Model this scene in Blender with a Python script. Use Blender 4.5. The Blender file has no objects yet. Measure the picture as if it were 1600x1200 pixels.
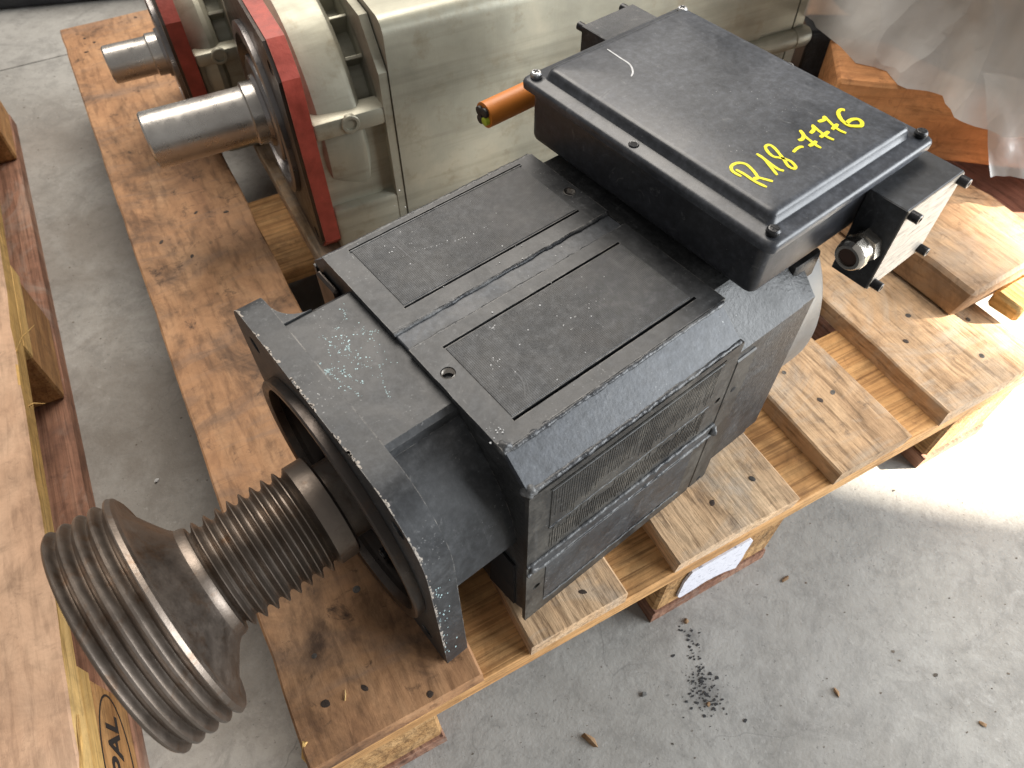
import bpy, bmesh, math, random
from mathutils import Vector, Matrix, noise
from mathutils.geometry import tessellate_polygon

random.seed(7)
R = math.radians
scene = bpy.context.scene
C = scene.collection

# ------------------------------------------------------------------ camera
cam_d = bpy.data.cameras.new("camera")
cam = bpy.data.objects.new("camera", cam_d)
C.objects.link(cam)
YAW, PITCH, ROLL = 1.0750, 0.9303, -0.0031
cam.location = (0.0872, -0.1514, 0.5926)
fw = Vector((math.cos(YAW) * math.cos(PITCH), math.sin(YAW) * math.cos(PITCH), -math.sin(PITCH)))
cam.rotation_euler = (fw.to_track_quat('-Z', 'Y').to_matrix() @ Matrix.Rotation(ROLL, 3, 'Z')).to_euler()
cam_d.sensor_width = 36.0
cam_d.lens = 36.0 * 1139.66 / 1600.0
cam_d.clip_start = 0.01
cam_d.clip_end = 60.0
cam_d.dof.use_dof = True
cam_d.dof.focus_distance = 0.56
cam_d.dof.aperture_fstop = 11.0
scene.camera = cam

# ------------------------------------------------------------------ world and light
world = bpy.data.worlds.new("World")
scene.world = world
world.use_nodes = True
bg = world.node_tree.nodes["Background"]
bg.inputs[0].default_value = (1.0, 0.985, 0.965, 1)
bg.inputs[1].default_value = 0.29


def lamp(name, kind, loc, target, energy, color, **kw):
    d = bpy.data.lights.new(name, kind)
    d.energy = energy
    d.color = color
    for k, v in kw.items():
        setattr(d, k, v)
    o = bpy.data.objects.new(name, d)
    C.objects.link(o)
    o.location = loc
    o.rotation_euler = (Vector(target) - Vector(loc)).to_track_quat('-Z', 'Y').to_euler()
    return o


# the open hall door behind on the right, the roof light above, sun slipping past the door frame
lamp("door_light", 'AREA', (3.0, -1.75, 1.05), (0.4, 0.1, 0.2), 225, (0.93, 0.97, 1.0), shape='RECTANGLE', size=3.0, size_y=2.1)
lamp("roof_light", 'AREA', (0.9, 1.9, 2.5), (0.2, 0.6, 0.0), 100, (1.0, 0.93, 0.84), shape='RECTANGLE', size=2.2, size_y=1.6)
SUN_AZ, SUN_EL = R(-30), R(28)
st = Vector((1.070, 0.035, -0.144))
sp = st + 5.0 * Vector((math.cos(SUN_AZ) * math.cos(SUN_EL), math.sin(SUN_AZ) * math.cos(SUN_EL), math.sin(SUN_EL)))
lamp("sun_beam", 'SPOT', sp, st, 12500, (1.0, 0.89, 0.74), spot_size=2 * math.atan(0.275 / 5.0), spot_blend=0.025, shadow_soft_size=0.03)

scene.view_settings.view_transform = 'Standard'
scene.view_settings.look = 'None'
scene.view_settings.gamma = 1.0
scene.view_settings.exposure = 0.24
scene.cycles.max_bounces = 6
scene.cycles.diffuse_bounces = 3
scene.cycles.glossy_bounces = 3
scene.cycles.transmission_bounces = 2
scene.cycles.transparent_max_bounces = 6
scene.cycles.caustics_reflective = False
scene.cycles.caustics_refractive = False


# ------------------------------------------------------------------ object helpers
def tag(o, label=None, cat=None, group=None, kind=None):
    if label: o["label"] = label
    if cat: o["category"] = cat
    if group: o["group"] = group
    if kind: o["kind"] = kind
    return o


def empty(name, loc=(0, 0, 0), rz=0.0):
    o = bpy.data.objects.new(name, None)
    C.objects.link(o)
    o.location = loc
    o.rotation_euler = (0, 0, rz)
    o.empty_display_size = 0.05
    return o


def make(name, bm, mat, parent=None, ang=32, loc=None):
    bmesh.ops.recalc_face_normals(bm, faces=bm.faces[:])
    for e in bm.edges:
        e.smooth = (len(e.link_faces) == 2 and e.calc_face_angle(0.0) < R(ang))
    for f in bm.faces:
        f.smooth = True
    me = bpy.data.meshes.new(name)
    bm.to_mesh(me)
    bm.free()
    me.materials.append(mat)
    o = bpy.data.objects.new(name, me)
    C.objects.link(o)
    if parent: o.parent = parent
    if loc: o.location = loc
    return o


def inst(name, src, parent=None, loc=(0, 0, 0), rot=(0, 0, 0), scale=(1, 1, 1)):
    o = bpy.data.objects.new(name, src.data if hasattr(src, "data") else src)
    C.objects.link(o)
    if parent: o.parent = parent
    o.location = loc
    o.rotation_euler = rot
    o.scale = scale
    return o


def add_box(bm, x0, x1, y0, y1, z0, z1, bev=0.0, seg=2):
    r = bmesh.ops.create_cube(bm, size=1.0)
    for v in r["verts"]:
        v.co = Vector(((x0 + x1) / 2 + v.co.x * (x1 - x0), (y0 + y1) / 2 + v.co.y * (y1 - y0), (z0 + z1) / 2 + v.co.z * (z1 - z0)))
    if bev > 0:
        es = list({e for v in r["verts"] for e in v.link_edges})
        bmesh.ops.bevel(bm, geom=es, offset=bev, segments=seg, profile=0.5, affect='EDGES')


def add_prism(bm, poly, a0, a1, axis='x', holes=()):
    """extrude a 2D outline (with holes) along an axis; poly in the two other axes in order"""
    loops = [list(poly)] + [list(h) for h in holes]

    def P(u, v, a):
        return (a, u, v) if axis == 'x' else ((u, a, v) if axis == 'y' else (u, v, a))
    flat = [q for L in loops for q in L]
    lo = [bm.verts.new(P(u, v, a0)) for u, v in flat]
    hi = [bm.verts.new(P(u, v, a1)) for u, v in flat]
    tris = tessellate_polygon([[Vector((u, v, 0)) for u, v in L] for L in loops])
    for t in tris:
        for vs in (lo, hi):
            try:
                bm.faces.new([vs[i] for i in t])
            except ValueError:
                pass
    k = 0
    for L in loops:
        n = len(L)
        for i in range(n):
            a, b = k + i, k + (i + 1) % n
            bm.faces.new((lo[a], lo[b], hi[b], hi[a]))
        k += n


def add_lathe(bm, prof, cy=0.0, cz=0.0, n=64, axis='x', cap=True):
    """prof: list of (along, radius)"""
    rings = []
    for a, r in prof:
        ring = []
        for i in range(n):
            t = 2 * math.pi * i / n
            u, v = cy + r * math.cos(t), cz + r * math.sin(t)
            ring.append(bm.verts.new((a, u, v) if axis == 'x' else ((u, a, v) if axis == 'y' else (u, v, a))))
        rings.append(ring)
    for A, B in zip(rings, rings[1:]):
        for i in range(n):
            bm.faces.new((A[i], A[(i + 1) % n], B[(i + 1) % n], B[i]))
    if cap:
        bm.faces.new(rings[0])
        bm.faces.new(rings[-1])


def add_tube(bm, pts, rad, n=8, wob=0.0, seed=0, flat=1.0):
    pts = [Vector(p) for p in pts]
    rings = []
    rnd = random.Random(seed)
    for i, p in enumerate(pts):
        d = (pts[min(i + 1, len(pts) - 1)] - pts[max(i - 1, 0)]).normalized()
        up = Vector((0, 0, 1)) if abs(d.z) < 0.9 else Vector((1, 0, 0))
        s = d.cross(up).normalized()
        u = s.cross(d)
        r = (rad[i] if isinstance(rad, (list, tuple)) else rad) * (1 + rnd.uniform(-wob, wob))
        rings.append([bm.verts.new(p + (s * math.cos(2 * math.pi * k / n) + u * math.sin(2 * math.pi * k / n) * flat) * r) for k in range(n)])
    for A, B in zip(rings, rings[1:]):
        for k in range(n):
            bm.faces.new((A[k], A[(k + 1) % n], B[(k + 1) % n], B[k]))
    bm.faces.new(rings[0])
    bm.faces.new(rings[-1])


def circle2(cx, cy, r, n=20):
    return [(cx + r * math.cos(2 * math.pi * i / n), cy + r * math.sin(2 * math.pi * i / n)) for i in range(n)]


def rect2(a0, a1, b0, b1):
    return [(a0, b0), (a1, b0), (a1, b1), (a0, b1)]


def rsquare(h, rc, cy, cz, n=10):
    """square of half size h whose corners are cut by a circle of radius rc about the centre"""
    out = []
    a0 = math.acos(h / rc)
    for q in range(4):
        for i in range(n + 1):
            t = q * math.pi / 2 + a0 + (math.pi / 2 - 2 * a0) * i / n
            out.append((cy + rc * math.cos(t), cz + rc * math.sin(t)))
    return out


def rrect4(h, cy, cz, rad, n=9):
    """square of half size h with its own corner radius at (+u+v), (-u+v), (-u-v), (+u-v)"""
    out = []
    for q, (su, sv) in enumerate(((1, 1), (-1, 1), (-1, -1), (1, -1))):
        r = rad[q]
        for i in range(n + 1):
            tt = R(90 * q + 90 * i / n)
            out.append((cy + su * (h - r) + r * math.cos(tt), cz + sv * (h - r) + r * math.sin(tt)))
    return out


def spline(pts, per=6):
    P = [Vector((p[0], p[1], 0)) for p in pts]
    P = [2 * P[0] - P[1]] + P + [2 * P[-1] - P[-2]]
    out = []
    for i in range(1, len(P) - 2):
        for k in range(per):
            t = k / per
            a, b, c, d = P[i - 1], P[i], P[i + 1], P[i + 2]
            out.append(0.5 * ((2 * b) + (c - a) * t + (2 * a - 5 * b + 4 * c - d) * t * t + (3 * b - a - 3 * c + d) * t ** 3))
    out.append(P[-2])
    return out


# ------------------------------------------------------------------ material helpers
class NT:
    def __init__(self, name):
        self.m = bpy.data.materials.new(name)
        self.m.use_nodes = True
        self.t = self.m.node_tree
        self.n = self.t.nodes
        self.b = self.n["Principled BSDF"]
        self.co = None

    def link(self, a, b):
        self.t.links.new(a, b)

    def new(self, typ, **kw):
        nd = self.n.new(typ)
        for k, v in kw.items():
            setattr(nd, k, v)
        return nd

    def coords(self, scale=(1, 1, 1), rnd=True, rot=(0, 0, 0), loc=(0, 0, 0)):
        tc = self.new("ShaderNodeTexCoord")
        mp = self.new("ShaderNodeMapping")
        mp.inputs["Scale"].default_value = scale
        mp.inputs["Rotation"].default_value = rot
        mp.inputs["Location"].default_value = loc
        src = tc.outputs["Object"]
        if rnd:
            oi = self.new("ShaderNodeObjectInfo")
            ml = self.new("ShaderNodeMath", operation='MULTIPLY')
            ml.inputs[1].default_value = 7.3
            self.link(oi.outputs["Random"], ml.inputs[0])
            ad = self.new("ShaderNodeVectorMath", operation='ADD')
            self.link(src, ad.inputs[0])
            self.link(ml.outputs[0], ad.inputs[1])
            src = ad.outputs[0]
        self.link(src, mp.inputs["Vector"])
        return mp.outputs[0]

    def noise(self, vec, scale=5, detail=6, rough=0.6, dist=0.0):
        nd = self.new("ShaderNodeTexNoise")
        nd.inputs["Scale"].default_value = scale
        nd.inputs["Detail"].default_value = min(detail, 4.0 if scale <= 1.0 else max(0.0, math.log2(2400.0 / scale)))
        nd.inputs["Roughness"].default_value = rough
        nd.inputs["Distortion"].default_value = dist
        self.link(vec, nd.inputs["Vector"])
        return nd.outputs["Fac"]

    def ramp(self, fac, stops):
        nd = self.new("ShaderNodeValToRGB")
        el = nd.color_ramp.elements
        while len(el) < len(stops):
            el.new(0.5)
        for e, (p, c) in zip(el, stops):
            e.position = p
            e.color = (c, c, c, 1) if isinstance(c, (int, float)) else (*c, 1)
        self.link(fac, nd.inputs[0])
        return nd.outputs[0]

    def mix(self, fac, a, b, blend='MIX'):
        nd = self.new("ShaderNodeMix", data_type='RGBA', blend_type=blend)
        for k, v in ((0, fac), (6, a), (7, b)):
            sock = nd.inputs[k]
            if isinstance(v, (int, float)):
                sock.default_value = v if k == 0 else (v, v, v, 1)
            elif isinstance(v, tuple):
                sock.default_value = (*v, 1)
            else:
                self.link(v, sock)
        return nd.outputs[2]

    def math(self, op, a, b=0.0):
        nd = self.new("ShaderNodeMath", operation=op)
        for s, v in ((nd.inputs[0], a), (nd.inputs[1], b)):
            if isinstance(v, (int, float)):
                s.default_value = v
            else:
                self.link(v, s)
        return nd.outputs[0]

    def wave(self, vec, scale, axis='X', dist=0.0, profile='SIN'):
        nd = self.new("ShaderNodeTexWave", wave_type='BANDS', bands_direction=axis, wave_profile=profile)
        nd.inputs["Scale"].default_value = scale
        nd.inputs["Distortion"].default_value = dist
        nd.inputs["Detail"].default_value = 2
        self.link(vec, nd.inputs["Vector"])
        return nd.outputs["Fac"]

    def bump(self, h, strength=0.3, dist=0.001, normal=None):
        nd = self.new("ShaderNodeBump")
        nd.inputs["Strength"].default_value = strength
        nd.inputs["Distance"].default_value = dist
        self.link(h, nd.inputs["Height"])
        if normal is not None:
            self.link(normal, nd.inputs["Normal"])
        return nd.outputs[0]

    def edge(self, radius=0.0015, lo=0.75, hi=0.97):
        """1 near convex/concave edges, 0 on flats"""
        bv = self.new("ShaderNodeBevel", samples=4)
        bv.inputs["Radius"].default_value = radius
        ge = self.new("ShaderNodeNewGeometry")
        dt = self.new("ShaderNodeVectorMath", operation='DOT_PRODUCT')
        self.link(bv.outputs[0], dt.inputs[0])
        self.link(ge.outputs["Normal"], dt.inputs[1])
        mr = self.new("ShaderNodeMapRange")
        mr.inputs[1].default_value = lo
        mr.inputs[2].default_value = hi
        mr.inputs[3].default_value = 1.0
        mr.inputs[4].default_value = 0.0
        self.link(dt.outputs["Value"], mr.inputs[0])
        return mr.outputs[0]

    def out(self, color=None, rough=None, metal=None, normal=None, spec=None):
        for k, v in (("Base Color", color), ("Roughness", rough), ("Metallic", metal), ("Normal", normal), ("Specular IOR Level", spec)):
            if v is None: continue
            if isinstance(v, (int, float)):
                self.b.inputs[k].default_value = v
            elif isinstance(v, tuple):
                self.b.inputs[k].default_value = (*v, 1)
            else:
                self.link(v, self.b.inputs[k])
        return self.m


def black_paint(name, base=(0.030, 0.032, 0.035), dust=(0.165, 0.167, 0.170), dustpos=(0.42, 0.70), rough=0.42, lines=None, cast=0.0, wear=True, speck=0.70, wearcol=(0.34, 0.32, 0.29), linedust=0.0):
    t = NT(name)
    v = t.coords(rnd=False)
    d = t.ramp(t.noise(v, 16, 10, 0.72, 0.5), [(dustpos[0], 0.0), (dustpos[1], 1.0)])
    col = t.mix(d, base, dust)
    # brushed dry scuffs across the axis
    vs = t.coords(scale=(230, 14, 14), rnd=False)
    s = t.ramp(t.noise(vs, 1.0, 4, 0.6), [(0.56, 0.0), (0.80, 0.30)])
    patch = t.ramp(t.noise(v, 11, 4, 0.6), [(0.45, 0.0), (0.68, 1.0)])
    col = t.mix(t.math('MULTIPLY', s, patch), col, (0.18, 0.18, 0.18))
    sw = t.ramp(t.noise(t.coords(scale=(40, 40, 40), rot=(0.2, 0.5, 0.8), rnd=False), 1.0, 5, 0.75, 2.5), [(0.62, 0.0), (0.72, 0.35)])
    col = t.mix(sw, col, (0.17, 0.17, 0.17))
    # greasy dark blots
    col = t.mix(t.ramp(t.noise(v, 34, 6, 0.66, 0.8), [(0.60, 0.0), (0.74, 0.55)]), col, tuple(c * .45 for c in base))
    # grainy dust film
    gr_ = t.ramp(t.noise(v, 190, 4, 0.75), [(0.30, 0.62), (0.50, 0.98), (0.70, 1.55)])
    col = t.mix(1.0, col, gr_, 'MULTIPLY')
    # fine grit specks, gathered in patches
    sp1 = t.ramp(t.noise(v, 620, 2, 0.5), [(speck, 0.0), (speck + 0.04, 0.75)])
    gate = t.ramp(t.noise(v, 19, 4, 0.65), [(0.50, 0.0), (0.66, 1.0)])
    col = t.mix(t.math('MULTIPLY', sp1, gate), col, (0.45, 0.45, 0.44))
    if lines:
        w = t.wave(v, lines, 'X', 0.5)
    if linedust:
        col = t.mix(t.math('MULTIPLY', t.math('MULTIPLY', w, t.ramp(t.noise(v, 30, 5, 0.7), [(0.42, 0.0), (0.60, 1.0)])), linedust), col, (0.30, 0.27, 0.23))
    if wear:
        e = t.edge(0.0011)
        brk = t.ramp(t.noise(v, 80, 6, 0.72), [(0.45, 0.0), (0.60, 1.0)])
        col = t.mix(t.math('MULTIPLY', e, brk), col, wearcol)
    r = t.ramp(d, [(0.0, rough), (1.0, min(1.0, rough + 0.22))])
    h = t.noise(v, 340, 4, 0.6)
    nrm = t.bump(h, 0.10 + cast, 0.0006 + cast * 0.001)
    if cast:
        nrm = t.bump(t.noise(v, 150, 3, 0.5), 0.5 * cast + 0.05, 0.0012, nrm)
    if lines:
        nrm = t.bump(w, 0.4, 0.0006, nrm)
    return t.out(col, r, 0.0, nrm, 0.45)


def wood(name, cols, dark=(0.05, 0.03, 0.02), stain=0.45, grain=(60, 2.2, 60), rough=0.75, knots=True, relief=0.5, weather=None, wpos=(0.5, 0.7), ring=150, scuff=0.35, ringk=0.40, fib=0.62):
    """grain: mapping scale, smallest along the fibre"""
    t = NT(name)
    v = t.coords(scale=grain)
    g = t.noise(v, 1.0, 6, 0.66, 0.5)
    col = t.ramp(g, [(0.26, cols[0]), (0.48, cols[1]), (0.74, cols[2])])
    ax = grain.index(min(grain))
    sc = [1.0, 1.0, 1.0]
    sc[ax] = 0.07
    vr = t.coords(scale=tuple(sc))
    other = 'X' if ax != 0 else 'Y'
    nd = t.new("ShaderNodeTexWave", wave_type='BANDS', bands_direction=other, wave_profile='SAW')
    nd.inputs["Scale"].default_value = ring * 0.33
    nd.inputs["Distortion"].default_value = 7.0
    nd.inputs["Detail"].default_value = 3.0
    nd.inputs["Detail Scale"].default_value = 0.9
    t.link(vr, nd.inputs["Vector"])
    rg = nd.outputs["Fac"]
    col = t.mix(t.ramp(rg, [(0.55, 0.0), (1.0, ringk)]), col, tuple(c * .52 for c in cols[0]))
    # fine fibre lines
    vf = t.coords(scale=tuple(x * (7 if i != ax else 4) for i, x in enumerate(grain)))
    f = t.noise(vf, 1.0, 4, 0.6, 0.3)
    col = t.mix(t.ramp(f, [(0.34, fib), (0.50, 0.0)]), col, tuple(c * .45 for c in cols[0]))
    vb = t.coords()
    # mottle of handling and damp
    mo = t.ramp(t.noise(vb, 26, 9, 0.74, 0.6), [(0.30, 0.66), (0.50, 0.98), (0.72, 1.22)])
    col = t.mix(1.0, col, mo, 'MULTIPLY')
    if weather:
        wv = t.coords(scale=tuple(x * (.35 if i != ax else 3.0) for i, x in enumerate(grain)))
        wf = t.ramp(t.noise(wv, 1.0, 7, 0.74, 0.8), [(wpos[0], 0.0), (wpos[1], 0.80)])
        col = t.mix(wf, col, weather)
    st = t.ramp(t.noise(vb, 8, 9, 0.70, 1.0), [(0.52, 0.0), (0.72, stain)])
    col = t.mix(st, col, dark)
    st2 = t.ramp(t.noise(vb, 42, 7, 0.74, 0.5), [(0.58, 0.0), (0.70, stain)])
    col = t.mix(st2, col, dark)
    # cross scuffs and saw marks
    sx = [7.0, 7.0, 7.0]
    sx[ax] = 160.0
    su = t.ramp(t.noise(t.coords(scale=tuple(sx)), 1.0, 5, 0.66, 0.4), [(0.60, 0.0), (0.76, scuff)])
    gate = t.ramp(t.noise(vb, 13, 3, 0.6), [(0.45, 0.0), (0.65, 1.0)])
    col = t.mix(t.math('MULTIPLY', su, gate), col, dark)
    if knots:
        vo = t.new("ShaderNodeTexVoronoi")
        vo.inputs["Scale"].default_value = 1.0
        ks = [13.0, 13.0, 13.0]
        ks[ax] = 4.0
        t.link(t.coords(scale=tuple(ks)), vo.inputs["Vector"])
        k = t.ramp(vo.outputs["Distance"], [(0.03, 1.0), (0.09, 0.0)])
        col = t.mix(t.math('MULTIPLY', k, 0.75), col, tuple(c * .3 for c in cols[0]))
    # each board its own tone
    oi = t.new("ShaderNodeObjectInfo")
    tone = t.ramp(oi.outputs["Random"], [(0.0, 0.86), (1.0, 1.12)])
    col = t.mix(1.0, col, tone, 'MULTIPLY')
    hh = t.math('ADD', t.math('MULTIPLY', f, 0.9), t.math('ADD', g, t.math('MULTIPLY', rg, -0.25)))
    nrm = t.bump(hh, relief, 0.0013)
    nrm = t.bump(t.noise(vb, 220, 4, 0.7), 0.25, 0.0008, nrm)
    return t.out(col, rough, 0.0, nrm, 0.25)


def steel(name, base=(0.42, 0.40, 0.37), rough=0.28, pit=0.14, rust=0.0, rustcol=(0.16, 0.085, 0.045), turn='X', turnscale=900, dark=(0.12, 0.11, 0.10)):
    t = NT(name)
    v = t.coords(rnd=False)
    a = t.ramp(t.noise(v, 14, 6, 0.65, 0.5), [(0.35, 0.0), (0.75, 0.75)])
    col = t.mix(a, base, dark)
    if rust:
        rr = t.ramp(t.noise(v, 55, 8, 0.72, 0.6), [(0.54, 0.0), (0.70, rust)])
        col = t.mix(rr, col, rustcol)
    lt = t.ramp(t.noise(v, 60, 5, 0.7), [(0.3, rough - 0.08), (0.75, rough + 0.18)])
    sc = (1, 1, 1)
    vt = t.coords(scale=(turnscale, 1, 1) if turn == 'X' else (1, turnscale, 1), rnd=False)
    n1 = t.bump(t.noise(vt, 1.0, 2, 0.5), 0.10, 0.0003)
    n2 = t.bump(t.noise(v, 130, 5, 0.7), pit, 0.0008, n1)
    return t.out(col, lt, 0.92, n2)


def plain(name, col, rough=0.5, metal=0.0, var=0.25, scale=40, bump=0.12, edge=None):
    t = NT(name)
    v = t.coords(rnd=False)
    f = t.noise(v, scale, 6, 0.65, 0.3)
    c2 = tuple(c * (1 - var) for c in col)
    c3 = tuple(min(1, c * (1 + var * .6)) for c in col)
    c = t.ramp(f, [(0.3, c2), (0.7, c3)])
    if edge:
        c = t.mix(t.math('MULTIPLY', t.edge(0.0014), t.ramp(t.noise(v, 120, 4, 0.7), [(0.42, 0), (0.58, 1)])), c, edge)
    return t.out(c, t.ramp(f, [(0.3, max(0, rough - 0.08)), (0.7, min(1, rough + 0.1))]), metal, t.bump(t.noise(v, scale * 8, 3, 0.6), bump, 0.0006))


M = {}
M['black'] = black_paint('dusty_black_paint', base=(0.020, 0.0213, 0.0235), dust=(0.062, 0.064, 0.067), dustpos=(0.42, 0.74), wearcol=(0.30, 0.28, 0.255), speck=0.672)
M['black_panel'] = black_paint('lamination_panel_paint', base=(0.026, 0.0275, 0.030), dust=(0.092, 0.094, 0.097), dustpos=(0.38, 0.72), lines=240, linedust=0.12, wear=False)
M['black_side'] = black_paint('ribbed_side_paint', base=(0.020, 0.0195, 0.0185), dust=(0.088, 0.080, 0.068), wear=False)
M['black_fins'] = black_paint('finned_side_paint', base=(0.020, 0.0195, 0.0185), dust=(0.080, 0.073, 0.062), wear=False)
M['fin'] = black_paint('fin_edge_paint', base=(0.028, 0.027, 0.025), dust=(0.125, 0.112, 0.093), dustpos=(0.46, 0.70), wear=False)
M['black_cast'] = black_paint('rough_cast_black', base=(0.018, 0.0187, 0.0196), dust=(0.066, 0.067, 0.068), dustpos=(0.42, 0.78), cast=0.40, wearcol=(0.22, 0.21, 0.19))
M['grey_plate'] = black_paint('blue_grey_paint', base=(0.036, 0.040, 0.047), dust=(0.088, 0.095, 0.106), cast=0.12, wear=False)
M['weld'] = black_paint('painted_weld', base=(0.030, 0.032, 0.036), dust=(0.150, 0.150, 0.148), dustpos=(0.44, 0.68), cast=0.5, rough=0.34, wear=False)
M['box'] = black_paint('moulded_black', base=(0.014, 0.0148, 0.018), dust=(0.036, 0.038, 0.044), dustpos=(0.35, 0.85), rough=0.30, speck=0.73, wear=False)
M['lid'] = black_paint('lid_black', base=(0.024, 0.0265, 0.032), dust=(0.070, 0.075, 0.087), dustpos=(0.34, 0.80), rough=0.29, speck=0.715, wear=False)
M['block_black'] = black_paint('machined_black', base=(0.018, 0.019, 0.022), dust=(0.040, 0.043, 0.048), rough=0.34, lines=330, wear=False, speck=0.75)
t = NT('sunlit_sawn_metal')  # streaked bare metal; warm bounced sunlight put into its colour
sv = t.coords(scale=(55, 1, 420), rot=(0, 0.5, 0), rnd=False)
sa = t.noise(sv, 1.0, 4, 0.65, 0.8)
M['block_sunlit'] = t.out(t.ramp(sa, [(0.33, (0.16, 0.14, 0.12)), (0.47, (0.40, 0.36, 0.31)), (0.7, (0.50, 0.455, 0.395))]), 0.5, 0.3, t.bump(sa, 0.6, 0.001))
M['grey_cover'] = plain('grey_cover_paint', (0.13, 0.13, 0.125), 0.42, 0.0, 0.2, 18, 0.1)
M['dark'] = plain('dark_void', (0.008, 0.008, 0.009), 0.8)
M['seal'] = plain('blue_black_seal', (0.012, 0.012, 0.03), 0.35)
M['spindle'] = steel('worn_spindle_steel', (0.235, 0.195, 0.163), 0.40, 0.30, 0.9, rustcol=(0.15, 0.095, 0.06), dark=(0.10, 0.082, 0.070))
M['ring'] = steel('oily_ring_steel', (0.10, 0.085, 0.075), 0.34, 0.14, 0.3, dark=(0.06, 0.05, 0.045))
M['shaft'] = steel('ground_shaft_steel', (0.56, 0.53, 0.49), 0.27, 0.03, 0.12, dark=(0.34, 0.31, 0.28))
M['plated'] = steel('plated_gland', (0.62, 0.58, 0.52), 0.2, 0.14, 0.1, dark=(0.36, 0.33, 0.29))
M['screw'] = plain('black_screw', (0.03, 0.03, 0.032), 0.3, 0.6, 0.3, 300, 0.2, edge=(0.35, 0.35, 0.35))
M['zinc_screw'] = plain('zinc_screw', (0.42, 0.42, 0.42), 0.32, 0.9, 0.4, 300, 0.3)
M['thread'] = steel('bare_thread', (0.55, 0.50, 0.44), 0.25, 0.14, 0.4)
M['orange'] = plain('orange_sheath', (0.62, 0.20, 0.028), 0.45, 0, 0.15, 30, 0.08)
M['copper'] = plain('wire_core', (0.02, 0.02, 0.02), 0.5)
M['wire_green'] = plain('green_yellow_wire', (0.45, 0.55, 0.04), 0.45)
M['yellow'] = plain('yellow_marker', (0.80, 0.70, 0.012), 0.45, 0, 0.14, 150, 0.05)
M['fleck_cyan'] = plain('pale_blue_fleck', (0.42, 0.58, 0.60), 0.6, 0, 0.2, 200)
M['fleck_white'] = plain('pale_fleck', (0.50, 0.50, 0.50), 0.7, 0, 0.3, 200)
M['scratch'] = plain('scratch_grey', (0.105, 0.105, 0.107), 0.7, 0, 0.3, 200)
M['cover_steel'] = steel('cover_steel', (0.30, 0.28, 0.27), 0.3, 0.14, 0.3, dark=(0.12, 0.11, 0.11))
M['red'] = plain('brick_red_paint', (0.36, 0.062, 0.042), 0.45, 0, 0.38, 40, 0.45, edge=(0.30, 0.14, 0.09))
M['khaki'] = None
M['nail'] = plain('nail_metal', (0.12, 0.11, 0.10), 0.5, 0.7, 0.5, 200, 0.4)
M['nail_dark'] = plain('dark_nail', (0.055, 0.036, 0.026), 0.7, 0.2, 0.4, 200, 0.4)
M['paper'] = None
M['ink'] = plain('stamp_ink', (0.018, 0.012, 0.010), 0.8)
M['chip'] = plain('wood_chip', (0.27, 0.165, 0.085), 0.85, 0, 0.4, 60, 0.4)
M['flakes'] = plain('black_flakes', (0.02, 0.02, 0.022), 0.6)

# khaki-green metallic motor housing
t = NT('khaki_green_housing')
v = t.coords(rnd=False)
c = t.ramp(t.noise(v, 7, 7, 0.62, 0.5), [(0.30, (0.27, 0.262, 0.205)), (0.52, (0.39, 0.375, 0.295)), (0.75, (0.55, 0.51, 0.385))])
vs_ = t.coords(scale=(3, 60, 60), rnd=False)
c = t.mix(t.ramp(t.noise(vs_, 1, 5, 0.6), [(0.50, 0.0), (0.74, 0.55)]), c, (0.19, 0.18, 0.135))
c = t.mix(t.ramp(t.noise(v, 30, 6, 0.7), [(0.54, 0.0), (0.72, 0.55)]), c, (0.21, 0.165, 0.095))
vl_ = t.coords(scale=(420, 12, 12), rnd=False)
M['khaki'] = t.out(c, t.ramp(t.noise(v, 25, 5, 0.6), [(0.3, 0.34), (0.7, 0.55)]), 0.35,
                   t.bump(t.noise(vl_, 1, 3, 0.5), 0.12, 0.0006, t.bump(t.noise(v, 90, 4, 0.6), 0.12, 0.001)))

# printed torn paper
t = NT('torn_label_paper')
vp = t.coords(scale=(120, 1, 420), rnd=False)
pr = t.ramp(t.noise(vp, 1, 2, 0.5), [(0.62, 0.0), (0.66, 0.7)])
c = t.mix(pr, (0.66, 0.66, 0.72), (0.13, 0.13, 0.17))
M['paper'] = t.out(c, 0.7, 0.0, t.bump(t.noise(t.coords(rnd=False), 120, 4, 0.6), 0.4, 0.001))

# woods: weathered deck, orange board, fresh cross boards, pale edge, block
M['deck_orange'] = wood('aged_orange_board', [(0.27, 0.135, 0.068), (0.42, 0.225, 0.112), (0.52, 0.305, 0.165)], (0.045, 0.027, 0.020), 0.85, (16, 6.0, 16), 0.62, False, 0.55, weather=(0.25, 0.165, 0.115), wpos=(0.50, 0.72), ring=90, scuff=0.8, ringk=0.10, fib=0.5)
M['deck_pale'] = wood('weathered_board', [(0.38, 0.235, 0.130), (0.54, 0.355, 0.205), (0.64, 0.455, 0.285)], (0.13, 0.095, 0.072), 0.62, (26, 5.0, 26), 0.82, False, 1.0, weather=(0.46, 0.385, 0.305), wpos=(0.50, 0.72), ring=230, scuff=0.5, ringk=0.16, fib=0.7)
M['cross'] = wood('fresh_cross_board', [(0.40, 0.20, 0.078), (0.58, 0.32, 0.13), (0.68, 0.42, 0.19)], (0.14, 0.07, 0.035), 0.5, (2.6, 50, 50), 0.7, True, 0.5, ring=90)
M['block_wood'] = wood('pallet_block_wood', [(0.22, 0.11, 0.045), (0.42, 0.24, 0.10), (0.52, 0.33, 0.16)], (0.05, 0.03, 0.018), 0.75, (40, 12, 40), 0.88, False, 1.0, ring=80)
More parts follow.
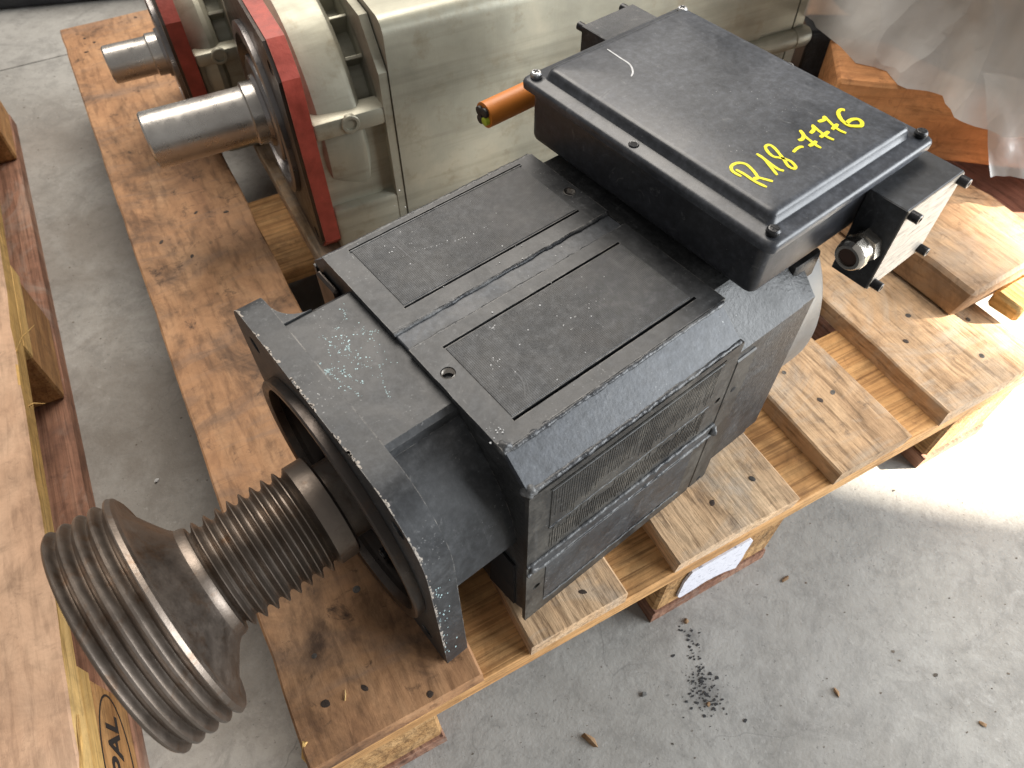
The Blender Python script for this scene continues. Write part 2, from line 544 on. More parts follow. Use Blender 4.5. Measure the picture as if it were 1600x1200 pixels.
M['left_wood'] = wood('pink_brown_board', [(0.37, 0.225, 0.145), (0.48, 0.305, 0.20), (0.56, 0.38, 0.26)], (0.16, 0.10, 0.07), 0.55, (18, 5.0, 18), 0.82, False, 0.5, ring=70, ringk=0.08, scuff=0.5, fib=0.35)
M['bottom_wood'] = wood('red_brown_board', [(0.18, 0.085, 0.055), (0.30, 0.155, 0.10), (0.42, 0.255, 0.175)], (0.085, 0.045, 0.035), 0.6, (44, 3.0, 44), 0.7, True, 0.5, weather=(0.30, 0.24, 0.20), wpos=(0.52, 0.72), ring=100)
M['left_block'] = wood('stamped_block_wood', [(0.32, 0.15, 0.055), (0.48, 0.25, 0.095), (0.57, 0.33, 0.145)], (0.10, 0.05, 0.025), 0.4, (50, 7, 50), 0.6, False, 0.4, ring=90)
M['yellow_wood'] = wood('yellow_pine', [(0.46, 0.27, 0.09), (0.62, 0.39, 0.14), (0.70, 0.49, 0.22)], (0.17, 0.09, 0.04), 0.45, (50, 3, 50), 0.7, False, 0.5, ring=140)
M['timber'] = wood('timber_orange', [(0.42, 0.18, 0.07), (0.55, 0.25, 0.10), (0.62, 0.32, 0.14)], (0.13, 0.055, 0.03), 0.55, (4, 22, 22), 0.75, False, 0.5, ring=60, ringk=0.12, fib=0.35)
M['timber_pale'] = wood('timber_pale', [(0.34, 0.20, 0.11), (0.48, 0.305, 0.175), (0.56, 0.385, 0.235)], (0.11, 0.065, 0.04), 0.6, (4, 22, 22), 0.75, True, 0.7, weather=(0.38, 0.30, 0.23), wpos=(0.50, 0.75), ring=60, ringk=0.15, fib=0.5)
M['crate_red'] = wood('plank_red_brown', [(0.16, 0.07, 0.045), (0.24, 0.11, 0.075), (0.30, 0.15, 0.105)], (0.06, 0.03, 0.02), 0.5, (4, 22, 22), 0.75, False, 0.4, ringk=0.1)
M['crate'] = wood('crate_brown', [(0.16, 0.085, 0.045), (0.28, 0.16, 0.09), (0.36, 0.22, 0.13)], (0.06, 0.035, 0.02), 0.5, (4, 40, 40), 0.8, True, 0.5)

# concrete
t = NT('concrete_floor')
v = t.coords(rnd=False)
c = t.ramp(t.noise(v, 2.6, 9, 0.66, 0.7), [(0.30, (0.235, 0.222, 0.202)), (0.52, (0.340, 0.330, 0.308)), (0.74, (0.415, 0.405, 0.382))])
c = t.mix(t.ramp(t.noise(v, 11, 8, 0.7, 1.2), [(0.50, 0.0), (0.72, 0.55)]), c, (0.135, 0.13, 0.122))
c = t.mix(t.ramp(t.noise(v, 60, 6, 0.75, 0.6), [(0.48, 0.0), (0.70, 0.50)]), c, (0.17, 0.165, 0.155))
c = t.mix(t.ramp(t.noise(v, 26, 6, 0.75, 0.9), [(0.52, 0.0), (0.70, 0.40)]), c, (0.45, 0.44, 0.42))
c = t.mix(t.ramp(t.noise(v, 170, 4, 0.6), [(0.62, 0.0), (0.72, 0.5)]), c, (0.44, 0.43, 0.41))
c = t.mix(t.ramp(t.noise(v, 240, 3, 0.6), [(0.66, 0.0), (0.72, 0.55)]), c, (0.09, 0.085, 0.08))
# thin scratches and hairlines
vo = t.new("ShaderNodeTexVoronoi", feature='DISTANCE_TO_EDGE')
vo.inputs["Scale"].default_value = 5.5
dv = t.new("ShaderNodeVectorMath", operation='ADD')
nz = t.new("ShaderNodeTexNoise")
nz.inputs["Scale"].default_value = 5.0
nz.inputs["Detail"].default_value = 4
t.link(v, nz.inputs["Vector"])
sc_ = t.new("ShaderNodeVectorMath", operation='SCALE')
sc_.inputs[3].default_value = 0.35
t.link(nz.outputs["Color"], sc_.inputs[0])
t.link(v, dv.inputs[0]); t.link(sc_.outputs[0], dv.inputs[1])
t.link(dv.outputs[0], vo.inputs["Vector"])
hl = t.ramp(vo.outputs["Distance"], [(0.0, 0.5), (0.006, 0.0)])
gate = t.ramp(t.noise(v, 3.5, 3, 0.5), [(0.50, 0.0), (0.60, 1.0)])
c = t.mix(t.math('MULTIPLY', hl, gate), c, (0.12, 0.115, 0.11))
# old oil blot under the flakes, grime plus gap shade painted between the pallets
def blot(cx, cy, r0, r1, k, colr, sc=40):
    global c
    mpn = t.new("ShaderNodeVectorMath", operation='DISTANCE')
    t.link(v, mpn.inputs[0])
    mpn.inputs[1].default_value = (cx, cy, -0.144)
    dist = t.math('ADD', mpn.outputs["Value"], t.math('MULTIPLY', t.math('SUBTRACT', t.noise(v, sc, 7, 0.7, 0.5), 0.5), r1 * 1.6))
    c = t.mix(t.ramp(dist, [(r0, k), (r1, 0.0)]), c, colr)
blot(0.334, -0.080, 0.006, 0.024, 0.55, (0.06, 0.06, 0.062), 70)
blot(0.356, -0.030, 0.002, 0.010, 0.5, (0.06, 0.06, 0.062), 90)
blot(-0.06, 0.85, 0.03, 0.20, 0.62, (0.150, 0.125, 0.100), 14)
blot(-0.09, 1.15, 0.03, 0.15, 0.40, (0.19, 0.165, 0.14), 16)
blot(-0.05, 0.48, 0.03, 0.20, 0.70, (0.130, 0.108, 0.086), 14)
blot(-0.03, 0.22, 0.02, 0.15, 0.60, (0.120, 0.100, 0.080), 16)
blot(0.45, -0.12, 0.03, 0.16, 0.22, (0.18, 0.18, 0.18), 16)
hgt = t.math('ADD', t.noise(v, 45, 8, 0.7), t.math('MULTIPLY', t.noise(v, 300, 3, 0.6), 0.35))
M['concrete'] = t.out(c, t.ramp(t.noise(v, 9, 5, 0.6), [(0.3, 0.48), (0.7, 0.72)]), 0.0, t.bump(hgt, 0.35, 0.0022), 0.35)

# milky stretch film
t = NT('milky_plastic_film')
v = t.coords(rnd=False)
tr = t.new("ShaderNodeBsdfTransparent")
tr.inputs[0].default_value = (0.93, 0.90, 0.88, 1)
mx = t.new("ShaderNodeMixShader")
crv = t.new("ShaderNodeTexVoronoi", feature='F1')
crv.inputs["Scale"].default_value = 1.0
crn = t.new("ShaderNodeTexNoise")
crn.inputs["Scale"].default_value = 7.0
crn.inputs["Detail"].default_value = 3.0
t.link(v, crn.inputs["Vector"])
crs = t.new("ShaderNodeVectorMath", operation='SCALE')
crs.inputs[3].default_value = 1.2
t.link(crn.outputs["Color"], crs.inputs[0])
cra = t.new("ShaderNodeVectorMath", operation='ADD')
t.link(t.coords(scale=(11, 15, 6), rot=(0.2, 0.3, 0.6), rnd=False), cra.inputs[0])
t.link(crs.outputs[0], cra.inputs[1])
t.link(cra.outputs[0], crv.inputs["Vector"])
wn = t.noise(t.coords(scale=(7, 9, 5), rot=(0.3, 0.2, 0.7), rnd=False), 1.0, 2, 0.5, 0.8)
t.out(t.ramp(t.noise(v, 6, 5, 0.6), [(0.3, (0.66, 0.63, 0.59)), (0.7, (0.82, 0.80, 0.77))]), 0.24, 0.0,
      t.bump(crv.outputs['Distance'], 0.38, 0.03, t.bump(t.noise(v, 40, 3, 0.5, 1.0), 0.15, 0.005)), 0.5)
t.link(t.ramp(wn, [(0.3, 0.55), (0.72, 0.86)]), mx.inputs[0])
t.link(tr.outputs[0], mx.inputs[1])
t.link(t.b.outputs[0], mx.inputs[2])
t.link(mx.outputs[0], t.n["Material Output"].inputs[0])
M['film'] = t.m

FZ = -0.144          # floor level; the deck of the pallet is z = 0

# ------------------------------------------------------------------ floor (two slabs meeting at a joint)
bm = bmesh.new()
JY = 1.424
for (x0, x1, y0, y1) in ((-6, 6, -5, JY - 0.0015), (-6, 6, JY + 0.0015, 7)):
    bm.faces.new([bm.verts.new(p) for p in ((x0, y0, FZ), (x1, y0, FZ), (x1, y1, FZ), (x0, y1, FZ))])
q = [(-6, JY - 0.0015), (6, JY - 0.0015), (6, JY + 0.0015), (-6, JY + 0.0015)]
bm.faces.new([bm.verts.new((a, b, FZ - 0.005)) for a, b in q])
for (a, b), (c_, d) in ((q[0], q[1]), (q[2], q[3])):
    bm.faces.new([bm.verts.new(p) for p in ((a, b, FZ), (c_, d, FZ), (c_, d, FZ - 0.005), (a, b, FZ - 0.005))])
floor = make('floor', bm, M['concrete'])
tag(floor, 'grey stained concrete floor', kind='structure')


# ------------------------------------------------------------------ pallets
def board_bm(w, l, h, seed=0, rough=0.0012, nseg=40):
    """board lying along y, its upper face at z=0, with a slightly chewed outline; origin at its x0,y0 corner"""
    bm = bmesh.new()
    b = 0.0018
    prof = [(0, -h), (0, -b), (b, 0), (w * .5, 0), (w - b, 0), (w, -b), (w, -h)]
    rings = []
    for i in range(nseg + 1):
        y = l * i / nseg
        ring = []
        for k, (x, z) in enumerate(prof):
            p = Vector((x, y, z))
            nz_ = noise.noise(Vector((x * 30 + seed * 9.1, y * 16, z * 40)))
            n2 = noise.noise(Vector((x * 90 + seed * 3.7, y * 70, z * 90)))
            if k in (1, 2):
                p.x += max(-0.001, (nz_ + .6 * n2)) * rough * 1.6
                p.z -= abs(n2) * rough
            if k in (4, 5):
                p.x -= max(-0.001, (nz_ + .6 * n2)) * rough * 1.6
                p.z -= abs(n2) * rough
            if k in (0,):
                p.x += nz_ * rough
            if i in (0, nseg):
                p.y += (n2 * 0.9 + nz_) * rough * (1 if i == 0 else -1)
            ring.append(bm.verts.new(p))
        rings.append(ring)
    n = len(prof)
    for A, B in zip(rings, rings[1:]):
        for k in range(n):
            bm.faces.new((A[k], A[(k + 1) % n], B[(k + 1) % n], B[k]))
    bm.faces.new(rings[0])
    bm.faces.new(list(reversed(rings[-1])))
    return bm


bm = bmesh.new()
add_lathe(bm, [(-0.004, 0.0028), (0.0002, 0.0033), (0.0003, 0.0026)], n=12, axis='z')
nail_src = make('nail', bm, M['nail'])
nail_mesh = nail_src.data
bpy.data.objects.remove(nail_src)
bm = bmesh.new()
add_lathe(bm, [(-0.004, 0.0028), (0.0001, 0.0031), (0.0002, 0.0022)], n=10, axis='z')
for v_ in bm.verts:
    k_ = 1 + 0.35 * noise.noise(v_.co * 400)
    v_.co.x *= k_
    v_.co.y *= k_ * 1.1
nail_src = make('nail', bm, M['nail_dark'])
nail_dark_mesh = nail_src.data
bpy.data.objects.remove(nail_src)

BX = [(0.0, 0.1430), (0.1860, 0.2790), (0.3310, 0.4665), (0.5155, 0.6080), (0.6575, 0.8015)]


def pallet(name, loc, rz, mats, seed, nails, side=None):
    root = empty(name, loc, rz)
    boards = []
    for i, (a, b) in enumerate(BX):
        o = make('deck_board', board_bm(b - a, 1.2, 0.022, seed + i, 0.0018), mats[0][i], root, loc=(a, 0, 0))
        if side:
            o.data.materials.append(side)
            for f_ in o.data.polygons:
                if abs(f_.normal.x) > 0.75:
                    f_.material_index = 1
        boards.append(o)
    for (y0, y1) in ((0.0, 0.145), (0.5275, 0.6725), (1.055, 1.2)):
        bm = bmesh.new()
        add_box(bm, 0, 0.8015, y0, y1, -0.0439, -0.0222, 0.0015, 1)
        make('cross_board', bm, mats[1], root)
    for bx0, bx1 in ((0.0, 0.1), (0.3275, 0.4725), (0.7, 0.8)):
        for y0 in (0.0, 0.5275, 1.055):
            bm = bmesh.new()
            add_box(bm, bx0 + .001, bx1 - .001, y0 + 0.002, y0 + 0.143, -0.1218, -0.0441, 0.003, 1)
            make('block', bm, mats[2], root)
        o = make('bottom_board', board_bm(bx1 - bx0, 1.2, 0.022, seed + 40 + int(bx0 * 100), 0.0015), mats[3], root, loc=(bx0, 0, -0.122))
    for (x, y, dk) in nails:
        for o, (a, b) in zip(boards, BX):
            if a < x < b:
                inst('nail', nail_dark_mesh if dk else nail_mesh, o, (x - a, y, 0.0), (0, 0, x * 90 + y * 50), (0.62 + (x * 37 % 1) * .4, 0.62 + (y * 53 % 1) * .4, 1))
    return root, boards


nailsA = [(0.0804, 0.111, 0), (0.031, 0.0759, 0), (0.0573, 0.0341, 1), (0.0263, 0.0377, 1), (0.0996, 0.006, 1), (0.0324, 0.6213, 1), (0.0585, 0.5797, 1),
          (0.0817, 0.6546, 1), (0.1145, 0.638, 1), (0.0544, 1.1015, 1), (0.1159, 1.1822, 1), (0.0316, 1.153, 1), (0.0428, 1.1337, 1), (0.0274, 1.1099, 1), (0.0756, 1.1027, 1),
          (0.392, 0.0327, 1), (0.440, 0.035, 0), (0.5749, 0.0738, 0), (0.557, 0.0727, 1), (0.549, 0.1165, 0), (0.7201, 0.1122, 0), (0.6901, 0.0872, 1), (0.7601, 0.1032, 0), (0.773, 0.077, 0), (0.7444, 0.0348, 0), (0.2454, 0.0185, 1)]
pal, pal_boards = pallet('pallet', (0, 0, 0), 0.0,
                         ([M['deck_orange'], M['deck_pale'], M['deck_pale'], M['deck_pale'], M['deck_pale']], M['cross'], M['block_wood'], M['bottom_wood']), 3, nailsA)
tag(pal, 'worn wooden pallet carrying the black motor and the two green grey motors', 'pallet')

# torn label on the middle block of the near short side
paper = [(351.7, -102.7), (351.0, -64.6), (356.3, -46.5), (424.1, -46.2), (428.9, -53.6), (428.6, -86.7), (428.0, -119.0), (408.7, -108.3), (387.0, -103.6), (371.4, -107.1), (356.6, -109.0)]
bm = bmesh.new()
P2 = []
for i, (a, b) in enumerate(paper):
    c_, d = paper[(i + 1) % len(paper)]
    for k in range(4):
        u, w = a + (c_ - a) * k / 4, b + (d - b) * k / 4
        j = noise.noise(Vector((u * .3, w * .3, 2))) * 1.6 if k else 0
        P2.append(((u + j) / 1000, (w + j) / 1000))
add_prism(bm, P2, -0.0010, 0.0014, 'y')
blk = [o for o in pal.children if o.name.startswith('block')][3]
po = make('paper_label', bm, M['paper'], blk)
po["label"] = 'torn white printed paper label'

LP_ROT = R(-0.7)
left, left_boards = pallet('pallet', (-0.9475, 0.036, 0), LP_ROT,
                           ([M['left_wood']] * 5, M['yellow_wood'], M['left_block'], M['bottom_wood']), 21,
                           [(0.7005, 0.055, 0), (0.72, 0.105, 1), (0.765, 0.06, 1), (0.755, 0.60, 1), (0.715, 0.62, 0)], M['yellow_wood'])
tag(left, 'pink brown wooden pallet at the left edge with a burnt oval stamp on its block', 'pallet')

# burnt oval stamp with letters on the near block of the left pallet (its face towards the motor)
stamp_block = [o for o in left.children if o.name.startswith('block') and min(v.co.x for v in o.data.vertices) > 0.69 and min(v.co.y for v in o.data.vertices) < 0.1][0]
bm = bmesh.new()
cyo, czo = 0.071, -0.079
oo = [(cyo + 0.064 * math.cos(2 * math.pi * i / 48), czo + 0.030 * math.sin(2 * math.pi * i / 48)) for i in range(48)]
oi_ = [(cyo + 0.0622 * math.cos(2 * math.pi * i / 48), czo + 0.0282 * math.sin(2 * math.pi * i / 48)) for i in range(48)]
add_prism(bm, oo, 0.7984, 0.7994, 'x', [oi_])
cu = bpy.data.curves.new('stamp_text', 'FONT')
cu.body = "EPAL"
cu.align_x = 'CENTER'
cu.align_y = 'CENTER'
cu.size = 0.0325
cu.extrude = 0.0002
cu.offset = 0.0007
to = bpy.data.objects.new('stamp_text', cu)
C.objects.link(to)
bpy.context.view_layer.update()
tm = bpy.data.meshes.new_from_object(to.evaluated_get(bpy.context.evaluated_depsgraph_get()))
bpy.data.objects.remove(to)
b2 = bmesh.new()
b2.from_mesh(tm)
vm = {}
for v_ in b2.verts:
    vm[v_.index] = bm.verts.new((0.7992 + v_.co.z, cyo + 0.010 + v_.co.x, czo + v_.co.y * 1.05))
for f_ in b2.faces:
    try:
        bm.faces.new([vm[x.index] for x in f_.verts])
    except ValueError:
        pass
b2.free()
make('stamp', bm, M['ink'], stamp_block)

# a few splinters lifting off the left pallet's edge
for i, (pts, r) in enumerate([([(0.80, 0.50, -0.004), (0.812, 0.512, 0.004), (0.826, 0.521, 0.006)], 0.0008), ([(0.797, 0.425, -0.01), (0.806, 0.43, -0.012), (0.815, 0.428, -0.016)], 0.0009),
                              ([(0.738, 0.218, 0.001), (0.748, 0.210, 0.003), (0.759, 0.206, 0.001)], 0.0007), ([(0.8005, 0.05, -0.002), (0.803, 0.075, -0.004), (0.802, 0.098, -0.009)], 0.0016)]):
    bm = bmesh.new()
    add_tube(bm, [(x - BX[4][0], y, z) for x, y, z in pts], [r, r * .8, r * .3], 6)
    make('splinter', bm, M['yellow_wood'], left_boards[4])
for i, (pts, r) in enumerate([([(0.004, 0.02, 0.0), (-0.001, 0.012, -0.006), (0.004, -0.003, -0.012)], 0.0022), ([(0.002, 0.21, -0.002), (-0.002, 0.2, -0.004), (-0.001, 0.186, -0.012)], 0.002), ([(0.0405, 0.0325, 0.0006), (0.0425, 0.0365, 0.0010), (0.0435, 0.0400, 0.0006)], 0.0006)]):
    bm = bmesh.new()
    add_tube(bm, pts, [r, r * .8, r * .3], 6)
    make('splinter', bm, M['yellow_wood'], pal_boards[0])

# ------------------------------------------------------------------ the black motor
ZC = 0.1140
mot = empty('spindle_motor', (0.1683, 0.1431, 0), 0.1798)
tag(mot, 'black square electric motor with ribbed pulley spindle and yellow number on its lid', 'motor')

H, YT, ZT, ZS, L = 0.1258, 0.1015, 0.2353, 0.2125, 0.190
ZTB = ZT - 0.005          # body under the top plate
YSB = H - 0.004           # body behind the side plate


def oct_poly(h, yt, zt, zs, zb0, zb1):
    return [(yt, zt), (h, zs), (h, zb1), (yt, zb0), (-yt, zb0), (-h, zb1), (-h, zs), (-yt, zt)]


bm = bmesh.new()
add_prism(bm, oct_poly(YSB, YT - 0.002, ZTB, ZS, 0.001, 0.018), 0.0015, L, 'x')
body = make('stator_body', bm, M['black_cast'], mot)

# top plate with cut grooves and threaded holes
bm = bmesh.new()
gr = []
for (y0, y1, x0, x1) in ((0.0955, 0.0975, 0.018, 0.1745), (0.0255, 0.0275, 0.018, 0.1735), (-0.0185, -0.0165, 0.018, 0.1725), (-0.0895, -0.0870, 0.018, 0.1750)):
    gr.append(rect2(x0, x1, y0, y1))
hl_ = [circle2(0.0086, -0.036, 0.0050, 18), circle2(0.1828, 0.0474, 0.0048, 18)]
chan0, chan1 = -0.0055, 0.0125
# the plate is two halves left and right of the sunken middle channel
def jag(x0, x1, y0, y1, side):
    pts = []
    n = 14
    for i in range(n + 1):
        yy = y0 + (y1 - y0) * i / n
        pts.append((x0 + 0.0007 * noise.noise(Vector((yy * 160, side, 0))), yy))
    for i in range(n + 1):
        yy = y1 + (y0 - y1) * i / n
        pts.append((x1 + 0.0007 * noise.noise(Vector((yy * 160, side, 5))), yy))
    return pts
add_prism(bm, jag(0.0, L, chan1, YT, 1), ZTB + 0.0003, ZT, 'z', [gr[0], gr[1], hl_[1]])
make('top_plate', bm, M['black'], mot)
bm = bmesh.new()
add_prism(bm, jag(0.0, L, -YT, chan0, 2), ZTB + 0.0003, ZT, 'z', [gr[2], gr[3], hl_[0]])
make('top_plate', bm, M['black'], mot)
# lamination panels, a hair proud of the plate
for (y0, y1) in ((0.0283, 0.0948), (-0.0863, -0.0193)):
    bm = bmesh.new()
    add_box(bm, 0.0188, 0.1722, y0, y1, ZT - 0.002, ZT + 0.0005, 0.0003, 1)
    make('panel', bm, M['black_panel'], mot)
# bright burr along the far panel groove
bm = bmesh.new()
add_box(bm, 0.018, 0.174, 0.0943, 0.0951, ZT - 0.003, ZT + 0.0009)
make('burr', bm, M['weld'], mot)
# channel floor strip
bm = bmesh.new()
add_box(bm, 0.001, L - 0.001, chan0 + 0.0004, chan1 - 0.0004, ZTB - 0.001, ZT - 0.0022, 0.0006, 1)
make('channel_strip', bm, M['grey_plate'], mot)


def bead(p0, p1, r, seed, wob=0.35, n=150, jit=0.0005, flat=0.75):
    bm = bmesh.new()
    p0, p1 = Vector(p0), Vector(p1)
    pts, rad = [], []
    for i in range(n + 1):
        u = i / n
        nv = noise.noise_vector(Vector((u * 28, seed * 3.3, 0)))
        pts.append(p0.lerp(p1, u) + Vector((0, nv.y * jit, nv.z * jit * .6)))
        rad.append(r * (1 + wob * (noise.noise(Vector((u * 22, seed * 7.7, 1))) + .5 * noise.noise(Vector((u * 75, seed * 7.7, 9))))))
    add_tube(bm, pts, rad, 8, 0.0, seed, flat)
    return make('weld_bead', bm, M['weld'], mot, ang=60)


bead((0.000, chan1 + 0.0002, ZT - 0.0018), (0.188, chan1 + 0.0002, ZT - 0.0018), 0.0022, 1)
bead((0.004, chan0 - 0.0003, ZT - 0.0018), (0.189, chan0 - 0.0003, ZT - 0.0018), 0.0021, 2)

# threaded holes
for (x, y) in ((0.0086, -0.036), (0.1828, 0.0474)):
    bm = bmesh.new()
    prof = []
    for i in range(9):
        prof.append((ZT - 0.0002 - i * 0.0006, 0.0049 if i % 2 else 0.0041))
    add_lathe(bm, prof, x, y, 20, 'z', cap=False)
    make('threaded_hole', bm, M['thread'], mot)

# chamfer plates with welds along both edges
for s in (-1, 1):
    bm = bmesh.new()
    ny, nz2 = s * 0.68, 0.733
    a = Vector((0, s * (YT + 0.0006), ZT - 0.0022))
    b = Vector((0, s * (H - 0.0008), ZS + 0.0012))
    n_ = Vector((0, ny, nz2)) * 0.0016
    poly = [(p.y, p.z) for p in (a + n_ * .6, b + n_ * .6, b - n_ * 3, a - n_ * 3)]
    add_prism(bm, poly, 0.001, L - 0.004, 'x')
    make('corner_plate', bm, M['grey_plate'], mot)
bead((0.000, -YT - 0.0008, ZT - 0.0016), (L - .002, -YT - 0.0008, ZT - 0.0021), 0.0021, 5, 0.40)
bead((0.001, -H + 0.0018, ZS + 0.0028), (L - .004, -H + 0.0018, ZS + 0.0022), 0.0021, 6, 0.40)
bead((0.000, YT + 0.0008, ZT - 0.0016), (L - .002, YT + 0.0008, ZT - 0.0016), 0.0022, 7, 0.4)


def weld_lump(p, r):
    bm = bmesh.new()
    bmesh.ops.create_icosphere(bm, subdivisions=3, radius=r)
    for v_ in bm.verts:
        v_.co = v_.co * (1 + 0.5 * noise.noise(v_.co * 260 + Vector(p) * 90)) + Vector(p)
    make('weld_lump', bm, M['weld'], mot, ang=60)


weld_lump((0.003, -H + 0.004, ZS + 0.001), 0.0048)
weld_lump((0.003, -YT + 0.002, ZT - 0.002), 0.0040)

# side plates (near one with its grooves, ribs and welds)
for s in (-1, 1):
    bm = bmesh.new()
    holes = [rect2(0.0165, 0.1745, 0.2035, 0.2055), rect2(0.0175, 0.1725, 0.1505, 0.1520), rect2(0.0175, 0.174, 0.0235, 0.0250), circle2(0.0102, 0.062, 0.0035, 14), circle2(0.183, 0.150, 0.003, 12)]
    y0, y1 = (-H, -YSB - 0.0003) if s < 0 else (YSB + 0.0003, H)
    add_prism(bm, [(0.0, 0.004), (L, 0.004), (L, ZS), (0.0, ZS - 0.001)], y0, y1, 'y', holes)
    make('side_plate', bm, M['black_side' if s < 0 else 'black'], mot)
    bm = bmesh.new()
    yy = (-H - 0.0006, -H + 0.002) if s < 0 else (H - 0.002, H + 0.0006)
    add_box(bm, 0.0180, 0.1735, *yy, 0.1535, 0.2022, 0.0003, 1)
    make('fin_panel', bm, M['black_fins'], mot)
    if s < 0:
        bm = bmesh.new()
        rf = random.Random(4)
        xx = 0.0195
        while xx < 0.171:
            wv = rf.uniform(0.0008, 0.0013)
            zt_ = 0.2018 - rf.uniform(0, 0.002)
            zb_ = 0.158 + rf.uniform(0, 0.012) + (0.012 if rf.random() < .2 else 0) + 0.012 * noise.noise(Vector((xx * 40, 0, 0)))
            add_box(bm, xx, xx + wv, -H - 0.0008 - rf.uniform(0, .0001), -H, zb_, zt_)
            add_box(bm, xx, xx + wv, -H - 0.0004, -H, 0.1175 + rf.uniform(0, .006), 0.1485 - rf.uniform(0, .008))
            xx += rf.uniform(0.0018, 0.0024)
        tag(make('fins', bm, M['fin'], mot), kind='stuff')
    bm = bmesh.new()
    add_box(bm, 0.0180, 0.1735, *yy, 0.0265, 0.0905, 0.0003, 1)
    make('fin_panel', bm, M['black'], mot)
bm = bmesh.new()
add_box(bm, 0.003, 0.186, -H - 0.0016, -H + 0.002, 0.0985, 0.1115, 0.0008, 1)
make('weld_bar', bm, M['black'], mot)
bead((0.000, -H - 0.0004, 0.1125), (0.190, -H - 0.0004, 0.1125), 0.0020, 11, 0.5)
bead((0.000, -H - 0.0004, 0.0975), (0.192, -H - 0.0004, 0.0975), 0.0020, 12, 0.5)
bead((0.018, -H - 0.0002, 0.0222), (0.172, -H - 0.0002, 0.0222), 0.0010, 13, 0.3)
bead((0.018, -H - 0.0002, 0.1526), (0.172, -H - 0.0002, 0.1526), 0.0008, 14, 0.3)
weld_lump((0.1935, -H, 0.1000), 0.0040)
weld_lump((0.006, -H, 0.1010), 0.0034)

# front gusset showing at the far corner of the body
bm = bmesh.new()
add_box(bm, -0.004, 0.0012, 0.088, 0.116, 0.150, 0.214, 0.002, 1)
make('front_lug', bm, M['ring'], mot)
for pk in ([(0.112, 0.148), (0.112, 0.10), (0.088, 0.09), (0.088, 0.148)], [(-0.112, 0.09), (-0.112, 0.014), (-0.080, 0.006), (-0.088, 0.09)]):
    bm = bmesh.new()
    add_prism(bm, pk, -0.0006, 0.0013, 'x')
    make('front_pocket', bm, M['dark'], mot)

# bell housing between flange and body
low = []
for i in range(25):
    tt = R(130 + (352 - 130) * i / 24.0)      # measured with +y to the left: use -cos
    low.append((-0.094 * math.cos(tt), ZC + 0.094 * math.sin(tt)))
right = [(-0.097, ZC + 0.004), (-0.1100, ZC + 0.011), (-0.1125, ZC + 0.016)]
arc = []
for i in range(9):
    tt = R(10 + (58 - 10) * i / 8.0)
    arc.append((-0.1130 * math.cos(tt), ZC + 0.012 + 0.1080 * math.sin(tt)))
poly = [(0.0675, ZC + 0.1146), (0.0715, ZC + 0.1118), (0.0715, ZC + 0.094)] + low + right + arc + [(-0.0562, ZC + 0.1050), (-0.0552, ZC + 0.1115), (-0.0515, ZC + 0.1146)]
bm = bmesh.new()
add_prism(bm, poly, -0.0494, 0.0013, 'x')
make('bell_housing', bm, M['black'], mot, ang=25)
bm = bmesh.new()
fil = [(-0.0503, 0.0705), (-0.0503, 0.0930)] + [(-0.0503 + 0.021 * (1 - math.cos(R(90 * i / 8.0))), 0.0930 - 0.0222 * math.sin(R(90 * i / 8.0))) for i in range(1, 9)]
add_prism(bm, [(a_ + 0.0008, b_) for a_, b_ in fil], ZC + 0.088, ZC + 0.1145, 'z')
make('ear_fillet', bm, M['black'], mot)
# flange
bm = bmesh.new()
bolts = [circle2(sy * 0.0895, ZC + sz * 0.0895, 0.0068, 16) for sy in (-1, 1) for sz in (-1, 1)]
add_prism(bm, rrect4(0.1148, 0, ZC, (0.022, 0.056, 0.010, 0.024)), -0.0688, -0.0495, 'x', [circle2(0, ZC, 0.093, 56)] + bolts)
bmesh.ops.remove_doubles(bm, verts=bm.verts[:], dist=1e-5)
make('flange', bm, M['black'], mot, ang=25)
# pilot ring, bearing cover and seal inside
bm = bmesh.new()
add_lathe(bm, [(-0.052, 0.0928), (-0.0688, 0.0928), (-0.0690, 0.1015), (-0.0752, 0.1015), (-0.0765, 0.1003), (-0.0765, 0.0968), (-0.0750, 0.0940), (-0.060, 0.0922), (-0.0545, 0.0922)], 0, ZC, 72, 'x', cap=False)
make('pilot_ring', bm, M['ring'], mot)
bm = bmesh.new()
add_lathe(bm, [(-0.0545, 0.0922), (-0.0575, 0.074), (-0.0560, 0.070), (-0.0560, 0.062), (-0.0600, 0.060), (-0.0610, 0.030)], 0, ZC, 64, 'x')
make('bearing_cover', bm, M['seal'], mot)
for k in range(6):
    bm = bmesh.new()
    tt = 2 * math.pi * (k + .3) / 6
    add_lathe(bm, [(-0.0555, 0.0050), (-0.0625, 0.0050), (-0.0635, 0.0042), (-0.0635, 0.0026), (-0.0600, 0.0022)], 0.084 * math.cos(tt), ZC + 0.084 * math.sin(tt), 14, 'x')
    make('cover_screw', bm, M['screw'], mot)

